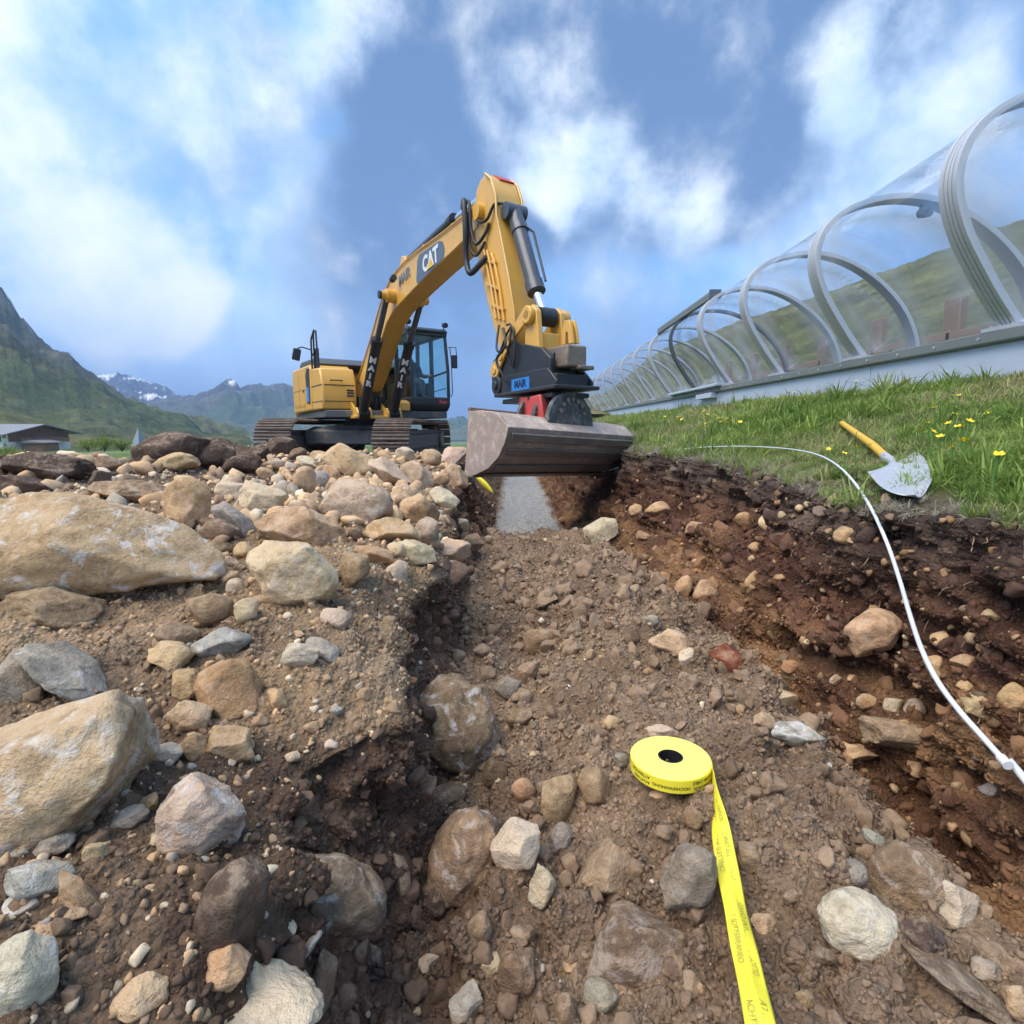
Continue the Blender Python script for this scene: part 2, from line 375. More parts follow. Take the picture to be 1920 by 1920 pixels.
def stone_material(name, src):
    """src 'object': colour of the object; 'instancer': colour carried by each scattered piece"""
    m, nt, b = new_mat(name)
    if src == 'object':
        c = nd(nt, 'ShaderNodeObjectInfo').outputs['Color']; v = obj_vec(nt); s = 1.0
    else:
        c = nd(nt, 'ShaderNodeAttribute', attribute_name='pcol', attribute_type='INSTANCER').outputs['Color']
        v = obj_vec(nt); s = 0.6
    n1 = noise_(nt, v, 7.0 * s, 7.0, 0.65, 0.3).outputs['Fac']; n2 = noise_(nt, v, 46.0 * s, 6.0, 0.7).outputs['Fac']; n3 = noise_(nt, v, 16.0 * s, 5.0, 0.6, 1.2).outputs['Fac']
    k = math_(nt, 'ADD', math_(nt, 'MULTIPLY', n1, 0.6), math_(nt, 'MULTIPLY', n2, 0.5))
    cc = mix_(nt, 1.0, c, mix_(nt, ramp_(nt, k, 0.36, 0.76), (0.50, 0.47, 0.43) if src == 'object' else (0.80, 0.78, 0.75), (1.30, 1.28, 1.24)), 'MULTIPLY')
    warm = ramp_(nt, n3, 0.52, 0.70)
    cc = mix_(nt, math_(nt, 'MULTIPLY', warm, 0.45), cc, mix_(nt, 1.0, c, (1.12, 0.86, 0.62), 'MULTIPLY'))
    if src == 'object':
        al = nd(nt, 'ShaderNodeObjectInfo').outputs['Alpha']                # how much bare pale mineral shows
        pale = ramp_(nt, math_(nt, 'ADD', math_(nt, 'MULTIPLY', n3, 0.5), math_(nt, 'MULTIPLY', noise_(nt, v, 11.0, 6.0, 0.7, 2.0).outputs['Fac'], 0.6)), 0.555, 0.67)
        cc = mix_(nt, math_(nt, 'MULTIPLY', pale, al), cc, (0.72, 0.69, 0.64))
        # loose soil lying in the hollows and on upward faces
        up = nd(nt, 'ShaderNodeSeparateXYZ', {0: nd(nt, 'ShaderNodeNewGeometry').outputs['Normal']}).outputs[2]
        du = math_(nt, 'MULTIPLY', ramp_(nt, up, 0.1, 0.9), ramp_(nt, math_(nt, 'ADD', math_(nt, 'MULTIPLY', n2, 0.6), math_(nt, 'MULTIPLY', n1, 0.4)), 0.48, 0.60))
        cc = mix_(nt, math_(nt, 'MULTIPLY', du, 0.55), cc, (0.44, 0.335, 0.225))
        pit = ramp_(nt, noise_(nt, v, 30.0, 4.0, 0.75, 0.6).outputs['Fac'], 0.60, 0.70)
        cc = mix_(nt, math_(nt, 'MULTIPLY', pit, 0.45), cc, mix_(nt, 1.0, cc, (0.42, 0.38, 0.34), 'MULTIPLY'))
    setin(nt, b, 'Base Color', cc); b.inputs['Roughness'].default_value = 0.88; b.inputs['Specular IOR Level'].default_value = 0.3
    h = math_(nt, 'ADD', math_(nt, 'MULTIPLY', n2, 0.6), math_(nt, 'MULTIPLY', n3, 0.5))
    h = math_(nt, 'ADD', h, math_(nt, 'MULTIPLY', noise_(nt, v, 190.0 * s, 3.0, 0.7).outputs['Fac'], 0.22))
    setin(nt, b, 'Normal', nd(nt, 'ShaderNodeBump', {'Strength': 1.0, 'Distance': 0.016 if src == 'object' else 0.0012, 'Height': h}).outputs[0])
    return m
stone_material('stone', 'object'); stone_material('pebble', 'instancer')
def leaf_material(name, src='instancer'):
    m, nt, b = new_mat(name)
    c = nd(nt, 'ShaderNodeAttribute', attribute_name='pcol', attribute_type='INSTANCER').outputs['Color'] if src == 'instancer' else nd(nt, 'ShaderNodeVertexColor', layer_name='Col').outputs[0]
    setin(nt, b, 'Base Color', c); b.inputs['Roughness'].default_value = 0.55; b.inputs['Specular IOR Level'].default_value = 0.3
    t = nd(nt, 'ShaderNodeBsdfTranslucent', {0: c}); out = [n for n in nt.nodes if n.type == 'OUTPUT_MATERIAL'][0]
    mx = nd(nt, 'ShaderNodeMixShader', {0: 0.3, 1: b.outputs[0], 2: t.outputs[0]}); nt.links.new(mx.outputs[0], out.inputs[0])
    return m
leaf_material('grass_blade'); leaf_material('foliage', 'col')
def terrain_material(name, scale, bump):
    m, nt, b = new_mat(name)
    c = nd(nt, 'ShaderNodeVertexColor', layer_name='Col').outputs[0]
    v = nd(nt, 'ShaderNodeTexCoord').outputs['Object']
    n1 = noise_(nt, v, scale, 8.0, 0.7).outputs['Fac']; n2 = noise_(nt, v, scale * 7, 6.0, 0.7).outputs['Fac']
    cc = mix_(nt, 1.0, c, mix_(nt, ramp_(nt, math_(nt, 'ADD', math_(nt, 'MULTIPLY', n1, 0.6), math_(nt, 'MULTIPLY', n2, 0.5)), 0.35, 0.8), (0.40, 0.41, 0.42), (1.55, 1.52, 1.45)), 'MULTIPLY')
    setin(nt, b, 'Base Color', cc); b.inputs['Roughness'].default_value = 0.95; b.inputs['Specular IOR Level'].default_value = 0.1
    setin(nt, b, 'Normal', nd(nt, 'ShaderNodeBump', {'Strength': 0.8, 'Distance': bump, 'Height': math_(nt, 'ADD', n1, math_(nt, 'MULTIPLY', n2, 0.4))}).outputs[0])
    return m
terrain_material('mountain', 0.03, 9.0); terrain_material('hill', 0.12, 0.8); terrain_material('turf', 9.0, 0.02)
def fine_gravel():
    m, nt, b = new_mat('fine_gravel'); v = nd(nt, 'ShaderNodeTexCoord').outputs['Object']
    n = noise_(nt, v, 6.0, 6.0, 0.6).outputs['Fac']; n2 = noise_(nt, v, 90.0, 3.0, 0.7).outputs['Fac']
    setin(nt, b, 'Base Color', mix_(nt, ramp_(nt, math_(nt, 'ADD', math_(nt, 'MULTIPLY', n, .5), math_(nt, 'MULTIPLY', n2, .5)), 0.3, 0.7), (0.21, 0.225, 0.235), (0.36, 0.375, 0.38)))
    b.inputs['Roughness'].default_value = 0.95
    setin(nt, b, 'Normal', nd(nt, 'ShaderNodeBump', {'Strength': 0.6, 'Distance': 0.02, 'Height': math_(nt, 'ADD', n, n2)}).outputs[0])
fine_gravel()

def scatter(name, pts, rot, scl, col, pick, meshes, label, cat):
    """a mass of small pieces: one object whose geometry nodes set a piece on every point"""
    me = bpy.data.meshes.new(name); me.vertices.add(len(pts)); me.vertices.foreach_set('co', np.asarray(pts, np.float32).ravel())
    for nm, ty, arr, f in (('prot', 'FLOAT_VECTOR', rot, 'vector'), ('pscl', 'FLOAT_VECTOR', scl, 'vector'), ('pick', 'INT', pick, 'value')):
        a = me.attributes.new(nm, ty, 'POINT'); a.data.foreach_set(f, np.ascontiguousarray(arr, np.int32 if ty == 'INT' else np.float32).ravel())
    c4 = np.ones((len(pts), 4), np.float32); c4[:, :3] = col
    a = me.attributes.new('pcol', 'FLOAT_COLOR', 'POINT'); a.data.foreach_set('color', c4.ravel())
    o = bpy.data.objects.new(name, me); link(o); tag(o, label, cat, kind='stuff')
    src = bpy.data.collections.new(name + '_pieces')
    for i, m in enumerate(meshes): src.objects.link(bpy.data.objects.new('%s_piece_%02d' % (name, i), m))
    g = bpy.data.node_groups.new(name, 'GeometryNodeTree')
    g.interface.new_socket('Geometry', in_out='INPUT', socket_type='NodeSocketGeometry'); g.interface.new_socket('Geometry', in_out='OUTPUT', socket_type='NodeSocketGeometry')
    gi = g.nodes.new('NodeGroupInput'); go = g.nodes.new('NodeGroupOutput')
    ci = g.nodes.new('GeometryNodeCollectionInfo'); ci.inputs[0].default_value = src; ci.inputs[1].default_value = True; ci.inputs[2].default_value = True
    def na(nm, ty):
        n = g.nodes.new('GeometryNodeInputNamedAttribute'); n.data_type = ty; n.inputs[0].default_value = nm; return n.outputs[0]
    er = g.nodes.new('FunctionNodeEulerToRotation'); g.links.new(na('prot', 'FLOAT_VECTOR'), er.inputs[0])
    mp = g.nodes.new('GeometryNodeMeshToPoints'); g.links.new(gi.outputs[0], mp.inputs[0])
    ip = g.nodes.new('GeometryNodeInstanceOnPoints'); g.links.new(mp.outputs[0], ip.inputs[0])
    g.links.new(ci.outputs[0], ip.inputs['Instance']); ip.inputs['Pick Instance'].default_value = True
    g.links.new(na('pick', 'INT'), ip.inputs['Instance Index']); g.links.new(er.outputs[0], ip.inputs['Rotation']); g.links.new(na('pscl', 'FLOAT_VECTOR'), ip.inputs['Scale'])
    g.links.new(ip.outputs[0], go.inputs[0])
    o.modifiers.new('pieces', 'NODES').node_group = g
    return o

# ================================================================== the ground: spoil bank, trench, grass bank
NY = 740
ys = np.geomspace(0.26, 95, NY)
def ip(y, tab): 
    t = np.array(tab); return np.interp(y, t[:, 0], t[:, 1])
xl = ip(ys, [(.26, -.36), (.5, -.33), (.6, -.31), (.8, -.37), (.9, -.33), (.98, -.24), (1.15, -.25), (1.5, -.30), (1.9, -.31), (2.5, -.36), (3.9, -.46), (5.5, -.62), (7, -.75), (9, -.9), (14, -1.2), (46, -1.4)])
zl = ip(ys, [(.26, -.60), (.5, -.58), (.8, -.55), (1.0, -.53), (1.25, -.49), (1.6, -.45), (2, -.43), (3, -.44), (5, -.47), (7, -.49), (8.2, -.50), (9.2, -.58), (10.2, -.75), (15, -.85), (25, -1.1), (46, -1.7), (95, -4.5)])
xb = ip(ys, [(.26, -.20), (.6, -.19), (.8, -.23), (1.1, -.16), (1.5, -.24), (2.5, -.22), (5, -.30), (6, -.26), (46, -.26)])
xr = ip(ys, [(.26, 1.02), (.7, 1.0), (1.2, 1.02), (1.6, .98), (2.2, .84), (3, .75), (5, .70), (8, .70), (46, .75)])
xR = ip(ys, [(.26, 1.42), (1.0, 1.38), (1.4, 1.34), (1.75, 1.24), (2.1, 1.28), (2.6, 1.42), (3.4, 1.50), (4.2, 1.46), (5.6, 1.25), (8, 1.2), (20, 1.3), (46, 1.4)])
wob = lambda a, s, sd: a * fbm(np.stack([ys * s, ys * 0 + sd, ys * 0], 1), 4, sd)
fade = np.clip(ys / 1.5, .5, 2.2)
xl = xl + (wob(.09, 2.6, 3) + wob(.05, 9.0, 4)) * fade; xR = xR + wob(.10, 1.6, 5) * fade; xr = xr + wob(.05, 2.0, 9)
zR = ip(ys, [(.26, -.24), (1.4, -.26), (2, -.30), (3, -.29), (5, -.28), (8, -.28), (46, -.28)]) + wob(.03, 1.2, 21)

MOUNDS = [(-3.9, 6.2, .22, .75), (-3.1, 6.4, .10, .6), (-2.3, 6.6, .05, .7), (-5.2, 6.0, .10, .9), (-3.6, 4.1, .20, .9), (-2.9, 3.4, .12, .55), (-4.6, 4.6, .16, .8),
          (-1.9, 2.6, .03, .5), (-1.4, 7.4, .04, .6), (-2.3, 4.6, .08, .6), (-1.3, 5.0, .05, .5)]
def bank_z(x, y, z0):
    z = z0 + 0 * x
    for mx, my, h, r in MOUNDS: z = z + h * np.exp(-((x - mx) ** 2 + (y - my) ** 2) / (r * r))
    far = sstep(2.2, 6.0, -x) * sstep(5.5, 9.0, y)               # ground falls away to the valley on the left
    z = z - far * 0.25 * np.maximum(0, y - 5)*.5
    z = z - .22 * sstep(.62, .80, -x / np.maximum(y, .1)) * sstep(3.0, 5.5, y)
    z = z + 0.05 * sstep(.4, 1.6, -x) * sstep(.7, 1.4, y)
    return z
def fill_z(x, y):
    z = -.925 + .115 * np.exp(-((x - .48) ** 2) / .13) * sstep(4.2, 2.2, y) - .20 * sstep(.74, 1.05, x) * sstep(2.4, 1.0, y)
    z = z - .07 * sstep(.10, -.22, x) * sstep(2.0, 1.0, y)
    z = z + .05 * np.exp(-((y - 2.6) ** 2) / .5) - .04 * sstep(3, 4.5, y)
    z = z + .05 * fbm(np.stack([x * 2.6, y * 2.6, x * 0], -1), 4, 77)
    drop = sstep(4.55, 5.6, y + .15 * fbm(np.stack([x * 3, y * 1, x * 0], -1), 2, 5))
    return z * (1 - drop) + (-1.34) * drop
Y = ys[:, None]
segs = []; ztag = []
s = np.linspace(1, 0, 240)[None, :]                               # left bank, outermost first
X1 = xl[:, None] - (1.30 * Y + 1.3) * s ** 1.55
Z1 = bank_z(X1, Y + 0 * s, zl[:, None]) - .07 * (np.exp((X1 - xl[:, None]) / .10) - 0) * np.clip(Y, .6, 1.5); segs.append((X1, Z1)); ztag.append(np.full(240, 0))
s = np.linspace(0, 1, 72)[None, 1:]                               # left wall
zb0 = fill_z(xb[:, None], Y)
X2 = xl[:, None] + (xb - xl)[:, None] * s ** 1.4 - .015 * np.sin(np.pi * s)
zl2 = zl[:, None] - .07 * np.clip(Y, .6, 1.5); Z2 = zl2 + (zb0 - zl2) * s ** .95; segs.append((X2, Z2)); ztag.append(np.full(71, 1))
s = np.linspace(0, 1, 215)[None, 1:]                              # backfill and trench bed
X3 = xb[:, None] + (xr - xb)[:, None] * s
Z3 = fill_z(X3, Y + 0 * s); segs.append((X3, Z3)); ztag.append(np.full(214, 2))
s = np.linspace(0, 1, 130)[None, 1:]                              # right wall: foot, ledge, undercut, topsoil
zf0 = fill_z(xr[:, None], Y)
fx = np.interp(s, [0, .12, .3, .45, .55, .68, .8, .9, 1], [0, .16, .44, .52, .74, .90, .94, .97, 1.0])
fz = np.interp(s, [0, .12, .3, .45, .55, .68, .8, .9, 1], [0, .09, .20, .42, .47, .58, .80, .94, 1.0])
X4 = xr[:, None] + (xR - xr)[:, None] * fx; Z4 = zf0 + (zR[:, None] - zf0) * fz
# dark hollow washed out under the slab on the right
hol = np.exp(-((Y - 1.32) ** 2) / .05 - ((s - .10) ** 2) / .02); X4 = X4 + .10 * hol; Z4 = Z4 - .06 * hol
segs.append((X4, Z4)); ztag.append(np.full(129, 3))
s = np.linspace(0, 1, 140)[None, 1:]                              # grass bank up to the tunnel and on behind it
X5 = xR[:, None] + (14.0 - xR)[:, None] * s ** 1.7
Z5 = zR[:, None] + (.40 - zR[:, None]) * np.clip((X5 - xR[:, None]) / (4.35 - xR[:, None]), 0, 1) ** .92
Z5 = Z5 + sstep(6.6, 14, X5) * 1.2
segs.append((X5, Z5)); ztag.append(np.full(139, 4))
GX = np.concatenate([a for a, b in segs], 1); GZ = np.concatenate([b for a, b in segs], 1); GY = np.repeat(Y, GX.shape[1], 1)
ZT = np.concatenate(ztag); NC = GX.shape[1]
G = np.stack([GX, GY, GZ], -1)
def grid_normals(G):
    du = np.gradient(G, axis=1); dv = np.gradient(G, axis=0); n = np.cross(du, dv)
    return n / np.maximum(np.linalg.norm(n, axis=-1, keepdims=True), 1e-9)
# soften the corners of the section so the normals turn gradually
for _ in range(4):
    G[:, 1:-1] = .5 * G[:, 1:-1] + .25 * (G[:, :-2] + G[:, 2:])
Nn = grid_normals(G)
zt = np.repeat(ZT[None, :], NY, 0)
w_bank = (zt == 0) * 1.0; w_lw = (zt == 1) * 1.0; w_fill = (zt == 2) * 1.0; w_rw = (zt == 3) * 1.0; w_gr = (zt == 4) * 1.0
def blur(a, k=6):
    for _ in range(k): a = np.concatenate([a[:, :1], (a[:, :-2] + 2 * a[:, 1:-1] + a[:, 2:]) / 4, a[:, -1:]], 1)
    return a
w_bank, w_lw, w_fill, w_rw, w_gr = [blur(a) for a in (w_bank, w_lw, w_fill, w_rw, w_gr)]
bed = sstep(4.6, 5.5, GY) * w_fill * sstep(.02, .14, np.minimum(GX - xb[:, None], xr[:, None] - GX) + .10 * fbm(np.stack([GX * 6, GY * 3, GX * 0], -1), 3, 55))                                # grey bedding gravel beyond the backfill
n_lo = fbm(G * 2.3, 4, 41); n_mid = fbm(G * 9.0, 4, 42); n_hi = fbm(G * 34.0, 3, 43)
strata = fbm(G * np.array([5.0, 2.5, 22.0]), 4, 44)
wd0, wv0 = worley(G * 10.5, 50); clod0 = np.clip(1 - wd0 * 1.25, 0, 1) * (wv0 > .5); wd, wv_ = worley(G * 21.0, 51); wd2, wv2 = worley(G * 52.0, 52)
clod = np.clip(1 - wd * 1.25, 0, 1) * (.25 + .75 * (wv_ > .45)); clod2 = np.clip(1 - wd2 * 1.2, 0, 1)
amp = 1.0 - .55 * sstep(8, 20, GY)
disp = (w_bank * (.045 * n_lo + .032 * n_mid + .010 * n_hi + .024 * clod + .010 * clod2)
        + w_lw * (.060 * n_lo + .060 * n_mid + .016 * n_hi + .034 * clod + .012 * clod2)
        + w_fill * (1 - bed * .6) * (.030 * n_lo + .030 * n_mid + .011 * n_hi + .040 * clod + .014 * clod2 + .058 * clod0)
        + w_rw * (.070 * n_lo + .048 * strata + .066 * n_mid + .014 * n_hi + .030 * clod + .010 * clod2 - .10 * sstep(.12, .42, fbm(G * np.array([4.0, 4.0, 9.0]), 3, 45)))
        + w_gr * (.030 * n_lo + .020 * n_mid)) * amp
G = G + Nn * disp[..., None]
G[..., 2] += .07 * sstep(1.5, 5, GY) * sstep(2.2, 3.2, -GX) * fbm(np.stack([GX, GY, GX * 0], -1) * 1.5, 3, 91) * w_bank   # lumpy soil heaps on the far left
Nn = grid_normals(G)

# soil colours (moist peat, dry dust, rusty subsoil): what the earth itself is made of
def C(*c): return np.array(c)
t1 = fbm(G * 1.7, 4, 61); t2 = fbm(G * 6.0, 4, 62); t3 = fbm(G * 22.0, 3, 63)
def lerp(a, b, t): return a * (1 - t[..., None]) + b * t[..., None]
dry = lerp(C(.31, .215, .132) + 0 * G, C(.43, .315, .205), sstep(-.4, .5, t2))
moist = lerp(C(.105, .068, .046) + 0 * G, C(.185, .128, .086), sstep(-.4, .5, t2))
heap = lerp(C(.105, .072, .054) + 0 * G, C(.19, .14, .105), sstep(-.2, .6, t2))
c_bank = lerp(dry, moist, sstep(-.28, .28, t1 + .5 * t2 + .45 * sstep(1.1, .55, GY)))
c_bank = lerp(c_bank, heap, np.clip(sstep(1.5, 2.4, -GX + .3 * t1) * sstep(2.2, 3.2, GY), 0, 1))
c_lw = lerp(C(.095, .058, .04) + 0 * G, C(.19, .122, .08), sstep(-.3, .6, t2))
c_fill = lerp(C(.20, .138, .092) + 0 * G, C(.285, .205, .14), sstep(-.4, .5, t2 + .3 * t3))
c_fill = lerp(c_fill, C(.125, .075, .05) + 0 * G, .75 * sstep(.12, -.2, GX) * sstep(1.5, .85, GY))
c_fill = lerp(c_fill, C(.38, .375, .36) + 0 * G, bed)
sR = np.zeros_like(GX); k0 = np.where(ZT == 3)[0]; sR[:, k0] = np.linspace(0, 1, len(k0))[None, :]
c_low = lerp(C(.12, .062, .036) + 0 * G, C(.275, .155, .078), sstep(-.2, .5, t2 + .3 * strata))
c_midr = lerp(C(.085, .042, .029) + 0 * G, C(.19, .095, .055), sstep(-.2, .6, t2))
c_top = lerp(C(.065, .045, .038) + 0 * G, C(.165, .125, .10), sstep(-.2, .6, t2))
c_rw = lerp(lerp(c_low, c_midr, sstep(.25, .55, sR + .25 * t1)), c_top, sstep(.62, .9, sR + .12 * t1))
c_gr = lerp(C(.075, .10, .025) + 0 * G, C(.16, .15, .055), sstep(-.3, .5, t2))
c_gr = lerp(c_gr, c_top, sstep(.32, .10, (GX - xR[:, None]) + .25 * t1) * .9)
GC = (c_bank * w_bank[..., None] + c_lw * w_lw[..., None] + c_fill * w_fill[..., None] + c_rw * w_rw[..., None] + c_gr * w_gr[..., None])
crev = (1 - .30 * (1 - np.clip(clod * 2.2, 0, 1)) * (w_fill * (1 - bed) + .5 * w_bank))
GC = np.clip(GC * (1 + .12 * t3[..., None]), .01, 1)
cut = int(np.where(ZT == 4)[0][0])                                # soil and turf are two sheets that share this column
def strip(name, c0, c1, mat):
    V = G[:, c0:c1].reshape(-1, 3); F = grid_faces(NY, c1 - c0)
    me = mesh_np(name, V, F, MATS[mat], True, GC[:, c0:c1].reshape(-1, 3))
    return tag(link(bpy.data.objects.new(name, me)), kind='structure')
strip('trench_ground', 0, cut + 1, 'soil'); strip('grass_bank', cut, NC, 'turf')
# rays against the ground: every loose thing is set down on it
sub = G[::2, ::2]; nr2, nc2 = sub.shape[:2]
BVH = BVHTree.FromPolygons([tuple(v) for v in sub.reshape(-1, 3).tolist()], grid_faces(nr2, nc2).tolist())
def hit(px, py):
    d = ray(px, py); l, n, i, dist = BVH.ray_cast(Vector((0, 0, 0)), d.normalized())
    if l is None: return None, None, None
    return dist / d.length, l, n          # depth along the optical axis, point, normal
def ground_z(x, y):
    l, n, i, d = BVH.ray_cast(Vector((x, y, 5)), Vector((0, 0, -1)))
    return l.z if l else -1.0

# ================================================================== land beyond: valley floor, slopes, peaks
def polar_land(name, az0, az1, na, rr, zfun, colfun, mat):
    az = np.radians(np.linspace(az0, az1, na))[None, :]; r = np.asarray(rr)[:, None]
    X = r * np.sin(az); Yy = r * np.cos(az); Zz = zfun(X, Yy, r + 0 * az, az + 0 * r)
    P = np.stack([X, Yy, Zz], -1); me = mesh_np(name, P.reshape(-1, 3), grid_faces(len(rr), na, True), MATS[mat], True, colfun(P).reshape(-1, 3))
    return tag(link(bpy.data.objects.new(name, me)), kind='structure')
def valley_z(X, Yy, r, az):
    z = np.interp(r, [0, 30, 46, 60, 90, 200, 500, 1500, 9000], [-2.4, -2.4, -2.4, -2.6, -3.6, -7, -16, -40, -60])
    return z + sstep(60, 400, r) * 2.0 * fbm(np.stack([X, Yy, X * 0], -1) * .01, 4, 3)
def valley_c(P):
    t = fbm(P * .03, 5, 8); return lerp(C(.10, .17, .05) + 0 * P, C(.20, .24, .09), sstep(-.4, .5, t))
polar_land('valley_ground', -180, 180, 240, np.concatenate([[0.5], np.geomspace(3, 9000, 90)]), valley_z, valley_c, 'hill')

def skyline(tab):
    px = np.array([p[0] for p in tab]); py = np.array([p[1] for p in tab])
    az = []; el = []
    for a, b in tab:
        d = ray(a, b); az.append(math.atan2(d.x, d.y)); el.append(d.z / math.hypot(d.x, d.y))
    return np.array(az), np.array(el)
def mountain(name, tab, r0, R1, seed, rough, colfun, power=1.3, nr=110, na=260, z_foot=-8, jag=0.0, mat='mountain', ns=.004):
    az, el = skyline(tab)
    rr = np.concatenate([np.linspace(r0, R1, nr), np.linspace(R1 * 1.03, R1 * 1.35, 12)])
    def zf(X, Yy, r, a):
        e = np.interp(a, az, el); top = e * R1 * 1.0
        s = np.clip((r - r0) / (R1 - r0), 0, 1)
        z = z_foot + (top - z_foot) * s ** power
        n = fbm(np.stack([X, Yy, X * 0], -1) * ns, 6, seed, .55); rid = 1 - 2 * np.abs(fbm(np.stack([X, Yy, X * 0], -1) * ns * 1.6, 5, seed + 9, .55))
        k = np.sin(np.pi * np.clip(s, 0, 1)) ** .8
        z = z + k * rough * (n * .6 + (rid - .5) * .6)
        z = z + jag * s * fbm(np.stack([a * 260, a * 0, a * 0], -1), 4, seed + 3) * np.maximum(top, 1)
        back = np.clip((r - R1) / (R1 * .35), 0, 1); return z - back * (top - z_foot) * .8
    return polar_land(name, math.degrees(az[0]), math.degrees(az[-1]), na, rr, zf, colfun, mat)
def col_left(P):
    t = fbm(P * .012, 5, 12); t2 = fbm(P * .05, 4, 13); h = P[..., 2]
    g = lerp(C(.085, .115, .045) + 0 * P, C(.15, .155, .075), sstep(-.4, .5, t))
    rock = lerp(C(.06, .065, .06) + 0 * P, C(.16, .155, .14), sstep(-.4, .4, t2))
    c = lerp(g, rock, sstep(30, 110, h + 70 * t))
    snow = sstep(.46, .52, t2 + .2 * t) * sstep(60, 100, h); return lerp(c, C(.8, .82, .85) + 0 * P, snow)
def col_near(P):
    t = fbm(P * .03, 5, 14); return lerp(C(.075, .10, .028) + 0 * P, C(.15, .135, .055), sstep(-.4, .5, t))
def col_snowy(P):
    t = fbm(P * .006, 5, 15); t2 = fbm(P * .02, 4, 16)
    c = lerp(C(.05, .055, .065) + 0 * P, C(.11, .11, .115), sstep(-.4, .4, t2))
    return lerp(c, C(.85, .87, .9) + 0 * P, sstep(.20, .27, t + .5 * t2 + .06))
def col_jag(P):
    t = fbm(P * .007, 5, 17); t2 = fbm(P * .025, 4, 18); h = P[..., 2]
    rock = lerp(C(.055, .055, .06) + 0 * P, C(.14, .13, .115), sstep(-.4, .4, t2))
    c = lerp(lerp(C(.08, .12, .05) + 0 * P, C(.13, .15, .07), sstep(-.3, .3, t)), rock, sstep(10, 90, h + 80 * t))
    return lerp(c, C(.85, .87, .9) + 0 * P, sstep(.40, .46, t2 + .4 * t) * sstep(70, 120, h))
mountain('mountain_slope_left', [(-700, 430), (-300, 440), (-40, 505), (5, 540), (30, 582), (60, 622), (95, 652), (130, 668), (160, 695), (195, 724), (240, 755), (285, 782), (330, 802), (400, 820), (470, 838)], 200, 700, 21, 46, col_left, 1.25, jag=.035, ns=.0065)
mountain('foothill_left', [(-700, 640), (-300, 690), (-60, 700), (0, 714), (40, 738), (90, 768), (140, 797), (200, 818), (300, 836)], 150, 340, 27, 7, col_near, 1.3, z_foot=-6, mat='hill', ns=.012)
mountain('mountain_snowy', [(100, 760), (160, 714), (185, 704), (215, 699), (240, 704), (262, 712), (300, 724), (330, 742), (350, 760), (400, 800)], 1400, 2600, 31, 120, col_snowy, 1.2, jag=.05, z_foot=-30, ns=.0030, na=320)
mountain('mountain_jagged', [(230, 800), (300, 772), (345, 757), (385, 738), (412, 726), (426, 719), (440, 726), (452, 745), (470, 738), (490, 731), (503, 741), (520, 742), (536, 738), (556, 744), (580, 752), (610, 775), (660, 790), (760, 802), (900, 806)], 1000, 2000, 35, 110, col_jag, 1.15, jag=.05, z_foot=-25, ns=.0036, na=420)
def col_right(P):
    t = fbm(P * .04, 5, 19); t2 = fbm(P * .2, 4, 20)
    return lerp(C(.115, .125, .05) + 0 * P, C(.20, .19, .095), sstep(-.4, .5, t + .4 * t2))
mountain('hillside_right', [(1010, 806), (1060, 796), (1130, 755), (1190, 705), (1250, 660), (1330, 632), (1400, 598), (1480, 572), (1560, 545), (1640, 515), (1720, 487), (1800, 455), (1870, 428), (1960, 395), (2300, 260)], 26, 150, 39, 4, col_right, 1.0, z_foot=.6, mat='hill', ns=.03, jag=.01)

# the air: thin haze over the valley
hz = MB().bx(-9100, 9100, -9100, 9100, -75, 340); hm = bpy.data.materials.new('haze'); hm.use_nodes = True; ht = hm.node_tree; ht.nodes.clear()
hv = nd(ht, 'ShaderNodeVolumePrincipled', {'Color': (0.42, 0.64, 1.0, 1), 'Density': 0.0004, 'Anisotropy': 0.0})
ho = nd(ht, 'ShaderNodeOutputMaterial'); ht.links.new(hv.outputs[0], ho.inputs['Volume'])
tag(hz.build('haze', hm), kind='stuff', label='thin bluish mountain haze filling the valley air', cat='haze')

# ================================================================== tracked excavator (x forward, y to its left, z up; stands on the pad behind the spoil bank)
EX_LOC = Vector((-3.15, 12.35, -0.80)); EX_RZ = R(-58)
ex = empty('excavator', EX_LOC, EX_RZ)
tag(ex, 'large yellow tracked excavator with tilting ditching bucket held over the trench', 'excavator')
YP, DK, BK = MATS['yellow_paint'], MATS['dark_paint'], MATS['black_cylinder']
UC = Matrix.Translation((-.085, -.135, .03)) @ Matrix.Rotation(R(-36), 4, 'Z')                       # undercarriage stands turned under the house
def uc(p): return UC @ Vector(p)
class UB(MB):
    def build(s, *a, **k): s.v = [tuple(uc(v)) for v in s.v]; return MB.build(s, *a, **k)
